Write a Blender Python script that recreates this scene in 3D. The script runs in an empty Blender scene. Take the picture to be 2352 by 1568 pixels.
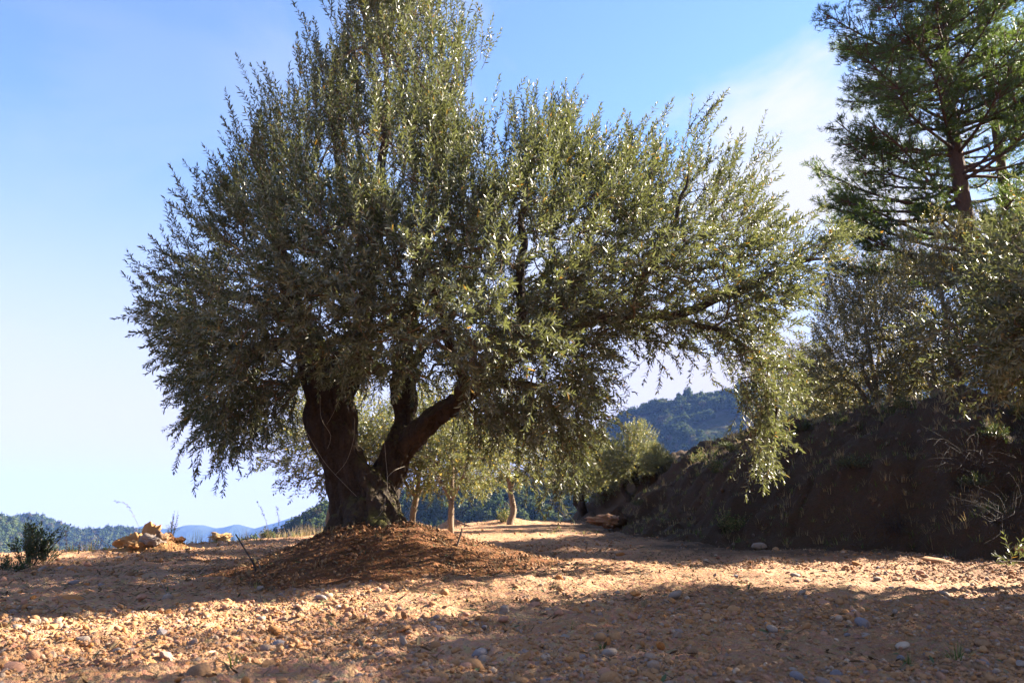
import bpy, math
import numpy as np
from mathutils import Vector

sc = bpy.context.scene
COL = sc.collection
R = math.radians

# ------------------------------------------------------------------ camera
CAM_H = 0.5
PITCH = R(12.47)
F = 800.0
cam_d = bpy.data.cameras.new('camera')
cam_d.sensor_width = 36.0
cam_d.lens = F / 1024.0 * 36.0
cam_d.clip_start = 0.05
cam_d.clip_end = 9000
cam_d.dof.use_dof = True
cam_d.dof.focus_distance = 6.6
cam_d.dof.aperture_fstop = 5.6
cam = bpy.data.objects.new('camera', cam_d)
COL.objects.link(cam)
cam.location = (0, 0, CAM_H)
cam.rotation_euler = (R(90) + PITCH, 0, 0)
sc.camera = cam

# ------------------------------------------------------------------ light
SUN_EL = 29.0
SUN_AZ = 66.0            # clockwise from +Y (the view axis) towards +X
sd = Vector((math.sin(R(SUN_AZ)) * math.cos(R(SUN_EL)), math.cos(R(SUN_AZ)) * math.cos(R(SUN_EL)), math.sin(R(SUN_EL))))
sun_d = bpy.data.lights.new('sun', 'SUN')
sun_d.energy = 5.0
sun_d.angle = R(0.53)
sun_d.color = (1.0, 0.88, 0.72)
sun = bpy.data.objects.new('sun', sun_d)
COL.objects.link(sun)
sun.rotation_euler = sd.to_track_quat('Z', 'Y').to_euler()

world = bpy.data.worlds.new('World')
sc.world = world
world.use_nodes = True
nt = world.node_tree
nt.nodes.clear()
def wn(t, **kw):
    n = nt.nodes.new(t)
    for k, v in kw.items():
        setattr(n, k, v)
    return n
out = wn('ShaderNodeOutputWorld')
bg = wn('ShaderNodeBackground')
sky = wn('ShaderNodeTexSky')
sky.sky_type = 'NISHITA'
sky.sun_disc = False
sky.sun_elevation = R(SUN_EL)
sky.sun_rotation = R(SUN_AZ)
sky.altitude = 1200
sky.air_density = 1.0
sky.dust_density = 0.0
sky.ozone_density = 2.6
bg.inputs['Strength'].default_value = 0.05
# thin cirrus: stretched noise on the sky's direction vector
tc = wn('ShaderNodeTexCoord')
sep = wn('ShaderNodeSeparateXYZ')
nt.links.new(tc.outputs['Generated'], sep.inputs[0])
zz = wn('ShaderNodeMath', operation='ADD'); zz.inputs[1].default_value = 0.12
nt.links.new(sep.outputs['Z'], zz.inputs[0])
zm = wn('ShaderNodeMath', operation='MAXIMUM'); zm.inputs[1].default_value = 0.02
nt.links.new(zz.outputs[0], zm.inputs[0])
dx = wn('ShaderNodeMath', operation='DIVIDE'); dy = wn('ShaderNodeMath', operation='DIVIDE')
nt.links.new(sep.outputs['X'], dx.inputs[0]); nt.links.new(zm.outputs[0], dx.inputs[1])
nt.links.new(sep.outputs['Y'], dy.inputs[0]); nt.links.new(zm.outputs[0], dy.inputs[1])
cmb = wn('ShaderNodeCombineXYZ')
nt.links.new(dx.outputs[0], cmb.inputs['X']); nt.links.new(dy.outputs[0], cmb.inputs['Y'])
mp = wn('ShaderNodeMapping')
mp.inputs['Rotation'].default_value = (0, R(35), 0)
mp.inputs['Scale'].default_value = (1.0, 1.0, 1.9)
mp.inputs['Location'].default_value = (3.35, 1.1, 0)
nt.links.new(tc.outputs['Generated'], mp.inputs[0])
n1 = wn('ShaderNodeTexNoise'); n1.inputs['Scale'].default_value = 2.6; n1.inputs['Detail'].default_value = 7
n1.inputs['Roughness'].default_value = 0.55; n1.inputs['Distortion'].default_value = 0.35
nt.links.new(mp.outputs[0], n1.inputs['Vector'])
cr = wn('ShaderNodeMapRange', interpolation_type='SMOOTHSTEP')
cr.inputs['From Min'].default_value = 0.44; cr.inputs['From Max'].default_value = 0.60
nt.links.new(n1.outputs['Fac'], cr.inputs['Value'])
# cirrus thickens towards the sun's side of the sky
side = wn('ShaderNodeMapRange'); side.inputs['From Min'].default_value = -0.35; side.inputs['From Max'].default_value = 0.35
side.inputs['To Min'].default_value = 0.10; side.inputs['To Max'].default_value = 1.0
nt.links.new(sep.outputs['X'], side.inputs['Value'])
cm = wn('ShaderNodeMath', operation='MULTIPLY')
nt.links.new(cr.outputs[0], cm.inputs[0]); nt.links.new(side.outputs[0], cm.inputs[1])
# general milky air low over the horizon
hz = wn('ShaderNodeMapRange', interpolation_type='SMOOTHSTEP')
hz.inputs['From Min'].default_value = 0.46; hz.inputs['From Max'].default_value = 0.03
hz.inputs['To Min'].default_value = 0.0; hz.inputs['To Max'].default_value = 0.95
nt.links.new(sep.outputs['Z'], hz.inputs['Value'])
cadd = wn('ShaderNodeMath', operation='ADD'); cadd.use_clamp = True
nt.links.new(cm.outputs[0], cadd.inputs[0]); nt.links.new(hz.outputs[0], cadd.inputs[1])
mixc = wn('ShaderNodeMix', data_type='RGBA')
nt.links.new(cm.outputs[0], mixc.inputs['Factor'])
tint = wn('ShaderNodeMix', data_type='RGBA', blend_type='MULTIPLY')
tint.inputs['Factor'].default_value = 1.0
tint.inputs['B'].default_value = (0.84, 0.85, 0.92, 1)
nt.links.new(sky.outputs[0], tint.inputs['A'])
nt.links.new(tint.outputs['Result'], mixc.inputs['A'])
mixc.inputs['B'].default_value = (2.5, 2.5, 2.65, 1)
mixh = wn('ShaderNodeMix', data_type='RGBA')
nt.links.new(hz.outputs[0], mixh.inputs['Factor'])
nt.links.new(mixc.outputs['Result'], mixh.inputs['A'])
mixh.inputs['B'].default_value = (2.28, 1.98, 2.15, 1)
nt.links.new(mixh.outputs['Result'], bg.inputs['Color'])
nt.links.new(bg.outputs[0], out.inputs['Surface'])

sc.view_settings.view_transform = 'Standard'
sc.view_settings.look = 'None'
sc.view_settings.exposure = 3.0
sc.view_settings.gamma = 1
sc.view_settings.use_curve_mapping = False
sc.render.engine = 'CYCLES'
sc.cycles.max_bounces = 6
sc.cycles.diffuse_bounces = 3
sc.cycles.glossy_bounces = 2
sc.cycles.transmission_bounces = 4
sc.cycles.transparent_max_bounces = 4
sc.cycles.volume_bounces = 0
sc.cycles.sample_clamp_indirect = 6.0
sc.cycles.use_denoising = True

# ------------------------------------------------------------------ maths helpers
CP, SP = math.cos(PITCH), math.sin(PITCH)
K = 1024.0 / 2352.0
def at(X, Yp, Y):
    """point at depth Y behind reading (X, Yp) of the photograph in its 2352-wide view"""
    X = np.asarray(X, float) * K; Yp = np.asarray(Yp, float) * K; Y = np.asarray(Y, float)
    cx = (X - 512) / F; cy = (341.3 - Yp) / F
    dy = CP - cy * SP; dz = SP + cy * CP
    t = Y / dy
    return np.stack([cx * t, Y + 0 * cx, CAM_H + dz * t], -1)

rng = np.random.default_rng(11)

def _h(ix, iy, iz, s):
    n = (ix.astype(np.int64) * 374761393 + iy.astype(np.int64) * 668265263 + iz.astype(np.int64) * 2147483647 + s * 974634777) & 0xFFFFFFFF
    n = ((n ^ (n >> 13)) * 1274126177) & 0xFFFFFFFF
    n = ((n ^ (n >> 16)) * 2246822519) & 0xFFFFFFFF
    n = n ^ (n >> 15)
    return (n & 0xFFFFFF) / float(0xFFFFFF)
def vnoise(x, y, z=None, s=0):
    x = np.asarray(x, float); y = np.asarray(y, float)
    z = np.zeros_like(x) if z is None else np.asarray(z, float)
    ix, iy, iz = np.floor(x), np.floor(y), np.floor(z)
    fx, fy, fz = x - ix, y - iy, z - iz
    u, v, w = [f * f * f * (f * (f * 6 - 15) + 10) for f in (fx, fy, fz)]
    r = 0
    flat = not np.any(z)
    for k in ((0,) if flat else (0, 1)):
        wz = 1 if flat else (w if k else 1 - w)
        a = _h(ix, iy, iz + k, s); b = _h(ix + 1, iy, iz + k, s)
        c = _h(ix, iy + 1, iz + k, s); d = _h(ix + 1, iy + 1, iz + k, s)
        r = r + wz * ((a * (1 - u) + b * u) * (1 - v) + (c * (1 - u) + d * u) * v)
    return r * 2 - 1
def fbm(x, y, z=None, o=4, s=0, g=0.5):
    a, t = 1.0, 0.0
    f = 1.0
    for k in range(o):
        t = t + a * vnoise(x * f + 17.3 * k, y * f - 9.1 * k, None if z is None else z * f, s + k)
        a *= g; f *= 2.03
    return t
def sstep(a, b, x):
    t = np.clip((x - a) / (b - a), 0, 1)
    return t * t * (3 - 2 * t)
def nrm(v):
    return v / np.maximum(np.linalg.norm(v, axis=-1, keepdims=True), 1e-9)

# ------------------------------------------------------------------ mesh helpers
def mesh_np(name, verts, faces, smooth=True, attrs=None, mats=()):
    """verts (n,3); faces: list of int arrays (m,k) of equal or different k"""
    me = bpy.data.meshes.new(name)
    verts = np.asarray(verts, np.float32)
    if not isinstance(faces, (list, tuple)):
        faces = [faces]
    faces = [np.asarray(f, np.int32) for f in faces if len(f)]
    nl = sum(f.size for f in faces); nf = sum(len(f) for f in faces)
    me.vertices.add(len(verts)); me.vertices.foreach_set('co', verts.ravel())
    me.loops.add(nl); me.polygons.add(nf)
    me.loops.foreach_set('vertex_index', np.concatenate([f.ravel() for f in faces]))
    tot = np.concatenate([np.full(len(f), f.shape[1], np.int32) for f in faces])
    st = np.concatenate([[0], np.cumsum(tot)[:-1]]).astype(np.int32)
    me.polygons.foreach_set('loop_start', st)
    me.polygons.foreach_set('use_smooth', np.full(nf, smooth))
    me.update(calc_edges=True)
    for k, (dom, val) in (attrs or {}).items():
        a = me.attributes.new(k, 'FLOAT', dom)
        a.data.foreach_set('value', np.asarray(val, np.float32))
    for m in mats:
        me.materials.append(m)
    return me
def tag(o, label=None, cat=None, group=None, kind=None):
    if label: o['label'] = label
    if cat: o['category'] = cat
    if group: o['group'] = group
    if kind: o['kind'] = kind
    return o
def obj(name, me, parent=None, loc=None, rot=None, scale=None):
    o = bpy.data.objects.new(name, me)
    COL.objects.link(o)
    if parent is not None: o.parent = parent
    if loc is not None: o.location = loc
    if rot is not None: o.rotation_euler = rot
    if scale is not None: o.scale = (scale,) * 3 if np.isscalar(scale) else scale
    return o
def empty(name, loc, rz=0.0, scale=1.0):
    o = bpy.data.objects.new(name, None)
    COL.objects.link(o)
    o.location = loc; o.rotation_euler = (0, 0, rz); o.scale = (scale,) * 3
    o.empty_display_size = 0.1
    return o

# ------------------------------------------------------------------ materials
class M:
    def __init__(s, name):
        s.m = bpy.data.materials.new(name); s.m.use_nodes = True
        s.t = s.m.node_tree; s.t.nodes.clear()
        s.out = s.n('ShaderNodeOutputMaterial')
    def n(s, t, ins=None, **kw):
        n = s.t.nodes.new(t)
        for k, v in kw.items(): setattr(n, k, v)
        for k, v in (ins or {}).items():
            if hasattr(v, 'bl_idname') or isinstance(v, bpy.types.NodeSocket):
                s.t.links.new(v, n.inputs[k])
            else:
                n.inputs[k].default_value = v
        return n
    def mix(s, f, a, b, bt='MIX'):
        n = s.n('ShaderNodeMix', data_type='RGBA', blend_type=bt)
        for k, v in (('Factor', f), ('A', a), ('B', b)):
            if isinstance(v, bpy.types.NodeSocket): s.t.links.new(v, n.inputs[k])
            else: n.inputs[k].default_value = v if k == 'Factor' else (*v, 1)
        return n.outputs['Result']
    def math(s, op, a, b=0.0, clamp=False):
        n = s.n('ShaderNodeMath', operation=op); n.use_clamp = clamp
        for k, v in ((0, a), (1, b)):
            if isinstance(v, bpy.types.NodeSocket): s.t.links.new(v, n.inputs[k])
            else: n.inputs[k].default_value = v
        return n.outputs[0]
    def rng(s, v, a, b, c=0.0, d=1.0):
        n = s.n('ShaderNodeMapRange', {'Value': v, 'From Min': a, 'From Max': b, 'To Min': c, 'To Max': d})
        return n.outputs[0]
    def noise(s, vec, scale, detail=4, rough=0.55, dist=0.0):
        n = s.n('ShaderNodeTexNoise', {'Vector': vec, 'Scale': scale, 'Detail': detail, 'Roughness': rough, 'Distortion': dist})
        return n.outputs['Fac']
    def pos(s):
        return s.n('ShaderNodeNewGeometry').outputs['Position']
    def ocoord(s):
        return s.n('ShaderNodeTexCoord').outputs['Object']
    def attr(s, name, typ='GEOMETRY'):
        return s.n('ShaderNodeAttribute', attribute_name=name, attribute_type=typ).outputs['Fac']
    def bump(s, h, strength=0.5, dist=0.02):
        return s.n('ShaderNodeBump', {'Height': h, 'Strength': strength, 'Distance': dist}).outputs[0]
    def surf(s, col, rough=0.9, spec=0.25, normal=None):
        p = s.n('ShaderNodeBsdfPrincipled', {'Roughness': rough, 'Specular IOR Level': spec})
        if isinstance(col, bpy.types.NodeSocket): s.t.links.new(col, p.inputs['Base Color'])
        else: p.inputs['Base Color'].default_value = (*col, 1)
        if normal is not None: s.t.links.new(normal, p.inputs['Normal'])
        s.t.links.new(p.outputs[0], s.out.inputs['Surface'])
        return s.m

def leaf_material(name, top, under, yellow, trans, tfac=0.3, gloss=0.35, rough=0.42, ythr=0.93):
    """two-sided leaf: darker upper face, paler underside, some old yellow leaves, light passing through"""
    s = M(name)
    g = s.n('ShaderNodeNewGeometry')
    tone = s.attr('tone')
    c = s.mix(g.outputs['Backfacing'], top, under)
    v = s.rng(tone, 0, 1, 0.45, 1.6)
    c = s.mix(1.0, c, s.n('ShaderNodeCombineColor', {0: v, 1: v, 2: v}).outputs[0], 'MULTIPLY')
    yf = s.rng(tone, ythr, ythr + 0.03)
    c = s.mix(yf, c, yellow)
    tcol = s.mix(yf, trans, tuple(min(1, x * 2) for x in yellow))
    p = s.n('ShaderNodeBsdfPrincipled', {'Base Color': c, 'Roughness': rough, 'Specular IOR Level': gloss})
    t = s.n('ShaderNodeBsdfTranslucent', {'Color': tcol})
    mx = s.n('ShaderNodeMixShader', {0: tfac, 1: p.outputs[0], 2: t.outputs[0]})
    s.t.links.new(mx.outputs[0], s.out.inputs['Surface'])
    return s.m
olive_leaf = leaf_material('olive_leaf', (0.020, 0.032, 0.012), (0.122, 0.138, 0.092), (0.22, 0.11, 0.01), (0.135, 0.150, 0.042), 0.31, 0.55, 0.42, 0.972)
bg_leaf = leaf_material('far_olive_leaf', (0.042, 0.056, 0.020), (0.14, 0.155, 0.095), (0.3, 0.22, 0.04), (0.18, 0.185, 0.045), 0.34, 0.4, 0.45)
dark_leaf = leaf_material('dark_bush_leaf', (0.02, 0.035, 0.012), (0.04, 0.06, 0.025), (0.2, 0.16, 0.03), (0.08, 0.13, 0.02), 0.2, 0.5, 0.4)
pine_leaf = leaf_material('pine_needle', (0.032, 0.062, 0.016), (0.036, 0.066, 0.018), (0.10, 0.08, 0.02), (0.14, 0.21, 0.03), 0.28, 0.3, 0.5, 0.96)
holm_leaf = leaf_material('broad_leaf', (0.05, 0.055, 0.022), (0.12, 0.12, 0.07), (0.22, 0.15, 0.03), (0.22, 0.20, 0.06), 0.25, 0.5, 0.45, 0.88)
grass_mat = leaf_material('weed_green', (0.05, 0.085, 0.018), (0.055, 0.09, 0.022), (0.22, 0.17, 0.07), (0.14, 0.2, 0.03), 0.3, 0.3, 0.5, 0.7)
straw_mat = leaf_material('dry_straw', (0.26, 0.20, 0.11), (0.26, 0.20, 0.11), (0.2, 0.13, 0.06), (0.32, 0.25, 0.12), 0.3, 0.2, 0.6, 0.8)

def bark_mat(name, c1, c2, scale=9.0, moss=0.0, bumps=0.8):
    s = M(name)
    p = s.ocoord()
    mp = s.n('ShaderNodeMapping', {'Vector': p, 'Scale': (1, 1, 0.28)})
    a = s.noise(mp.outputs[0], scale, 6, 0.65, 0.6)
    b = s.noise(p, scale * 5, 4, 0.6)
    c = s.mix(s.rng(a, 0.3, 0.7), c1, c2)
    c = s.mix(s.rng(b, 0.35, 0.75, 0, 0.5), c, tuple(x * 1.5 for x in c2))
    if moss:
        g = s.n('ShaderNodeNewGeometry')
        sp = s.n('ShaderNodeSeparateXYZ', {0: g.outputs['Normal']})
        up = s.math('MULTIPLY', s.rng(sp.outputs['Z'], 0.25, 0.8), s.rng(s.noise(p, 6, 3), 0.4, 0.6))
        c = s.mix(s.math('MULTIPLY', up, moss), c, (0.12, 0.12, 0.02))
    h = s.math('ADD', a, s.math('MULTIPLY', b, 0.35))
    return s.surf(c, 0.92, 0.2, s.bump(h, bumps, 0.045))
bark = bark_mat('olive_bark', (0.012, 0.009, 0.007), (0.050, 0.037, 0.027), 9, 0.55)
bark_young = bark_mat('young_olive_bark', (0.085, 0.06, 0.042), (0.20, 0.15, 0.105), 12, 0, 0.5)
bark_pine = bark_mat('pine_bark', (0.025, 0.017, 0.013), (0.08, 0.048, 0.034), 7, 0, 0.8)
twig_mat = bark_mat('twig_bark', (0.05, 0.036, 0.024), (0.13, 0.10, 0.066), 20, 0, 0.2)
pale_twig = bark_mat('pale_shoot_bark', (0.10, 0.09, 0.075), (0.20, 0.18, 0.15), 20, 0, 0.1)
dry_twig = bark_mat('dry_bramble', (0.018, 0.014, 0.014), (0.045, 0.038, 0.034), 20, 0, 0.1)

def soil_mat(name, base, pale, red, grey, litter=0.0, tscale=1.0, wash_shade=False):
    s = M(name)
    p = s.pos()
    a = s.noise(p, 0.55 * tscale, 5, 0.6)
    b = s.noise(p, 5 * tscale, 5, 0.7)
    d = s.noise(p, 38 * tscale, 4, 0.7)
    e = s.noise(p, 160 * tscale, 2, 0.6)
    vo = s.n('ShaderNodeTexVoronoi', {'Vector': p, 'Scale': 42 * tscale, 'Randomness': 1.0})
    c = s.mix(s.rng(a, 0.35, 0.65), base, pale)
    c = s.mix(s.rng(b, 0.45, 0.75, 0, 0.6), c, red)
    c = s.mix(s.rng(d, 0.5, 0.75, 0, 0.55), c, grey)
    c = s.mix(0.35, c, s.mix(0.65, vo.outputs['Color'], (0.5, 0.5, 0.5)), 'OVERLAY')
    if litter:
        l = s.noise(p, 14, 6, 0.75)
        c = s.mix(s.rng(l, 0.47, 0.62, 0, litter), c, (0.05, 0.03, 0.018))
    if wash_shade:      # dark earth and litter from the bank, plus bank-foot shade painted into the colour
        wf = s.math('MULTIPLY', s.attr('wash_shade'), s.rng(b, 0.3, 0.55, 0.55, 1.0))
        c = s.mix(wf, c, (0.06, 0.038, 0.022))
    h = s.math('ADD', s.math('MULTIPLY', d, 0.8), s.math('MULTIPLY', e, 0.35))
    h = s.math('ADD', h, s.math('MULTIPLY', vo.outputs['Distance'], -0.5))
    return s.surf(c, 0.95, 0.15, s.bump(h, 1.0, 0.03))
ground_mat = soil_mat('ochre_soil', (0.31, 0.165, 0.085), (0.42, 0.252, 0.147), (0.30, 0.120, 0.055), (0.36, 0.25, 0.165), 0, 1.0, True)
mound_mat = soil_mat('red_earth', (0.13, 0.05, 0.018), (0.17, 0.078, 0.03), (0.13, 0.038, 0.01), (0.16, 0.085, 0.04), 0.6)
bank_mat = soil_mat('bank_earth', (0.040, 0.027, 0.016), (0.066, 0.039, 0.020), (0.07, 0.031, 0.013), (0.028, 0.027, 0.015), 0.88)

def stone_mat(name, cols, mixf=.8):
    s = M(name)
    r = s.n('ShaderNodeObjectInfo').outputs['Random']
    ramp = s.n('ShaderNodeValToRGB', {0: r})
    ramp.color_ramp.interpolation = 'CONSTANT'
    els = ramp.color_ramp.elements
    while len(els) < len(cols): els.new(0.5)
    for i, c in enumerate(cols):
        els[i].position = i / len(cols); els[i].color = (*c, 1)
    p = s.ocoord()
    a = s.noise(p, 2.2, 5, 0.65)
    b = s.noise(p, 14, 4, 0.6)
    c = s.mix(s.rng(a, 0.25, 0.7, 0.1 * mixf, mixf), ramp.outputs[0], (0.27, 0.14, 0.06))
    c = s.mix(s.rng(b, 0.5, 0.8, 0, 0.3), c, (0.33, 0.29, 0.24))
    h = s.math('ADD', a, s.math('MULTIPLY', b, 0.3))
    return s.surf(c, 0.85, 0.25, s.bump(h, 0.5, 0.01))
OCH, ORG, GRY, BLU, PNK, BRN, WHT = (0.30, 0.155, 0.065), (0.33, 0.13, 0.03), (0.20, 0.175, 0.155), (0.125, 0.135, 0.16), (0.31, 0.155, 0.105), (0.15, 0.085, 0.045), (0.38, 0.31, 0.24)
gravel_mat = stone_mat('gravel', [OCH, ORG, OCH, GRY, PNK, OCH, OCH, BLU, PNK, OCH, BRN, ORG, OCH, WHT, OCH, PNK])
STONE_M = {k: stone_mat(k + '_stone', [c], .35) for k, c in dict(ochre=OCH, orange=ORG, grey=GRY, slate=BLU, pink=PNK, brown=BRN, pale=WHT).items()}
yellow_rock = stone_mat('lichen_rock', [(0.20, 0.14, 0.05)])
clay_rock = stone_mat('clay_rock', [(0.34, 0.18, 0.06)])

# ------------------------------------------------------------------ terrain
def smin(a, b, k):
    h = np.clip(0.5 + 0.5 * (b - a) / k, 0, 1)
    return b * (1 - h) + a * h - k * h * (1 - h)
EDGE_X = np.array([-400, -30, -12, -8, -6.6, -5.2, -3.9, -2, 0, 3, 8, 30, 400.])
EDGE_Y = np.array([-60, -8, 4.0, 7.6, 9.6, 12.0, 15.0, 18, 20.5, 22.5, 26, 60, 400.])
def ground_z(x, y, fine=True):
    slope = 0.010 + 0.0135 * sstep(-7, 0, x)
    z = slope * np.maximum(y - 3.5, 0)
    z = np.minimum(z, slope * 30)
    e = np.interp(x, EDGE_X, EDGE_Y) + 0.5 * vnoise(x * 0.6, y * 0.0, s=3)
    past = np.maximum(y - e, 0)
    drop = 0.10 * np.minimum(past, 1.5) ** 2 + 0.55 * np.maximum(past - 1.5, 0)
    z = z - np.minimum(drop, 62)
    near = sstep(60, 20, np.abs(y) + np.abs(x))
    z = z + near * 0.035 * fbm(x * 0.45, y * 0.45, o=3, s=5)
    # wheel ruts running across
    z = z - near * 0.018 * sstep(0.35, 0.9, vnoise(x * 0.25 + 3, y * 1.3, s=9))
    if fine:
        n2 = sstep(26, 12, y) * near
        z = z + n2 * 0.020 * fbm(x * 4.5, y * 4.5, o=3, s=21)
        cl = np.maximum(fbm(x * 16, y * 16, o=2, s=31), 0)
        z = z + n2 * (0.020 * cl + 0.010 * np.maximum(vnoise(x * 37, y * 37, s=33) - .1, 0))
    return z
def gz(x, y):
    return float(ground_z(np.array([x]), np.array([y]), False)[0])

def grid_faces(nr, nc):
    i = np.arange(nr - 1)[:, None] * nc + np.arange(nc - 1)[None, :]
    i = i.ravel()
    return np.stack([i, i + 1, i + nc + 1, i + nc], -1)

Yr = np.concatenate([[-300, -120, -50, -20, -8, -3, -1, 0, 0.6], np.geomspace(1.1, 30, 430), [34, 40, 50, 65, 90, 130, 200, 320, 520, 900, 1500, 2500]])
uc = np.concatenate([-np.geomspace(9, 0.95, 14), np.linspace(-0.85, 0.85, 400), np.geomspace(0.95, 9, 14)])
# mound round the big trunk
MC = np.array([-1.33, 7.55])
def mound_h(x, y, c=MC, H=0.40, Rl=1.15, Rr=1.75, Rf=1.95, Rb=1.5, flat=0.16):
    dx, dy = x - c[0], y - c[1]
    rx = np.where(dx < 0, Rl, Rr); ry = np.where(dy < 0, Rf, Rb)
    r = np.sqrt((dx / rx) ** 2 + (dy / ry) ** 2)
    r = r * (1 + 0.10 * vnoise(np.arctan2(dy, dx) * 2 + 5, 0 * x, s=4))
    t = np.clip((1 - r) / (1 - flat), 0, 1)
    h = H * (t ** 1.25) 
    h = np.where(r < flat, H, h)
    return h, r
def make_mound(name, c, H, Rl, Rr, Rf, Rb, nr=90, na=220, rough=1.0, mat=mound_mat):
    rr = np.linspace(0.0, 1.22, nr)[:, None]; aa = np.linspace(0, 2 * np.pi, na, endpoint=False)[None, :]
    ex = np.where(np.cos(aa) < 0, Rl, Rr); ey = np.where(np.sin(aa) < 0, Rf, Rb)
    x = c[0] + rr * np.cos(aa) * ex; y = c[1] + rr * np.sin(aa) * ey
    h, r = mound_h(x, y, c, H, Rl, Rr, Rf, Rb)
    z = ground_z(x, y, False) + h - 0.05 * sstep(0.97, 1.2, r)
    env = sstep(1.2, 0.9, r)
    z = z + rough * env * (0.020 * fbm(x * 5, y * 5, o=3, s=41) + 0.016 * np.maximum(fbm(x * 22, y * 22, o=2, s=43), 0))
    v = np.stack([x, y, z], -1).reshape(-1, 3)
    i = np.arange(nr - 1)[:, None] * na; j = np.arange(na)[None, :]; j2 = (j + 1) % na
    f = np.stack([i + j, i + na + j, i + na + j2, i + j2], -1).reshape(-1, 4)
    return mesh_np(name, v, f, mats=[mat])
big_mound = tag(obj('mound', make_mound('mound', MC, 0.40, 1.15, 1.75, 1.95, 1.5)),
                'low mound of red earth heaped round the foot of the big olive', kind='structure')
def surf_z(x, y):
    """ground or mound height"""
    z = ground_z(x, y, False)
    h, r = mound_h(x, y)
    return z + np.where(r < 1, h, 0)

# bank on the right
FOOT = np.array([(1.4, 24), (1.95, 19), (2.0, 16), (1.95, 12.4), (2.25, 10.9), (2.98, 9.55), (4.77, 7.6), (7, 6.1), (12, 4.8), (40, 2.5), (60, 40), (0.9, 40)])
def bank_d(x, y):
    P = np.stack([x, y], -1)
    d = np.full(x.shape, 1e9); ins = np.zeros(x.shape, bool)
    n = len(FOOT)
    for i in range(n):
        a, b = FOOT[i], FOOT[(i + 1) % n]
        ab = b - a
        t = np.clip(((P - a) @ ab) / (ab @ ab), 0, 1)
        d = np.minimum(d, np.linalg.norm(P - a - t[..., None] * ab, axis=-1))
        c = (a[1] > y) != (b[1] > y)
        with np.errstate(all='ignore'):
            xi = (b[0] - a[0]) * (y - a[1]) / (b[1] - a[1]) + a[0]
        ins ^= c & (x < xi)
    return np.where(ins, d, -d)
def bank_z(x, y, fine=True):
    d = bank_d(x, y)
    d = d + 0.16 * fbm(x * 0.9, y * 0.9, o=3, s=61)
    dd = np.maximum(d, 0)
    h = 1.72 * (1 - np.exp(-(dd / 1.55) ** 1.7)) + 0.05 * np.minimum(dd, 8)
    z = ground_z(x, y, False) + h
    z = z - 0.25 * sstep(0, -0.5, d)
    if fine:
        env = sstep(-0.4, 0.3, d)
        z = z + env * (0.17 * fbm(x * 1.5, y * 1.5, o=4, s=63) - 0.10 * np.exp(-(fbm((x * .745 + y * .667) * .25 + 3, (x * .667 - y * .745) * 1.3, o=2, s=69) / .10) ** 2) + 0.055 * np.abs(fbm(x * 4.2, y * 4.2, o=3, s=67)) + 0.035 * fbm(x * 9, y * 9, o=2, s=65))
    return z
YY, UU = np.meshgrid(Yr, uc, indexing='ij')
XX = np.clip(UU * (np.abs(YY) + 1.2), -3000, 3000) + UU * 0.5
ZZ = ground_z(XX, YY)
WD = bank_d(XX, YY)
WASH_SHADE = 0.9 * sstep(-1.5, -0.1, WD + 0.35 * fbm(XX * 1.1, YY * 1.1, o=3, s=81)) + 0.35 * sstep(0.25, 0.8, fbm(XX * 0.5, YY * 0.8, o=3, s=83)) * sstep(30, 15, YY)  # bank dirt and painted-in shade towards the foot, plus loose dirt patches
WASH_SHADE = np.clip(WASH_SHADE, 0, 1)
gme = mesh_np('ground', np.stack([XX, YY, ZZ], -1).reshape(-1, 3), grid_faces(len(Yr), len(uc)), mats=[ground_mat], attrs={'wash_shade': ('POINT', WASH_SHADE.ravel())})
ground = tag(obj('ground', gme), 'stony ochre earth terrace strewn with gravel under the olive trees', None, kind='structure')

bx = np.concatenate([np.arange(0.6, 8, 0.055), np.geomspace(8.1, 45, 30)])
by = np.concatenate([np.arange(3.5, 20, 0.07), np.linspace(20.3, 39, 24)])
BY, BX = np.meshgrid(by, bx, indexing='ij')
BZ = bank_z(BX, BY)
BD = bank_d(BX, BY)
f = grid_faces(len(by), len(bx))
keep = (BD.ravel()[f] > -0.45).all(1)
f = f[keep]
# push vertices sideways too for clods and undercuts
sx = 0.05 * fbm(BX * 3 + 7, BY * 3, BZ * 3, o=2, s=71)
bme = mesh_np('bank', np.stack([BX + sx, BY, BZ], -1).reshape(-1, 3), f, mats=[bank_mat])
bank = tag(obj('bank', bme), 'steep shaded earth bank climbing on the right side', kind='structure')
def bz(x, y):
    return float(bank_z(np.array([x]), np.array([y]))[0])
def top_z(x, y):
    x = np.asarray(x, float); y = np.asarray(y, float)
    return np.maximum(surf_z(x, y), np.where(bank_d(x, y) > -0.3, bank_z(x, y), -99))

# ------------------------------------------------------------------ tubes
def frusta(a, b, ra, rb, sides=5):
    """independent tapered tube for every edge"""
    a, b = np.asarray(a, float), np.asarray(b, float)
    t = nrm(b - a)
    ref = np.where(np.abs(t[:, 2:3]) > 0.9, np.array([[1., 0, 0]]), np.array([[0, 0, 1.]]))
    u = nrm(np.cross(t, ref)); v = np.cross(t, u)
    ang = np.arange(sides) * 2 * np.pi / sides
    c, s = np.cos(ang)[None, :, None], np.sin(ang)[None, :, None]
    ring = u[:, None] * c + v[:, None] * s
    A = a[:, None] + ring * np.asarray(ra)[:, None, None]
    B = b[:, None] + ring * np.asarray(rb)[:, None, None]
    n = len(a)
    vs = np.concatenate([A, B], 1).reshape(-1, 3)
    base = np.arange(n)[:, None] * 2 * sides
    j = np.arange(sides)[None, :]; j2 = (j + 1) % sides
    fs = np.stack([base + j, base + j2, base + sides + j2, base + sides + j], -1).reshape(-1, 4)
    return vs, fs
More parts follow.
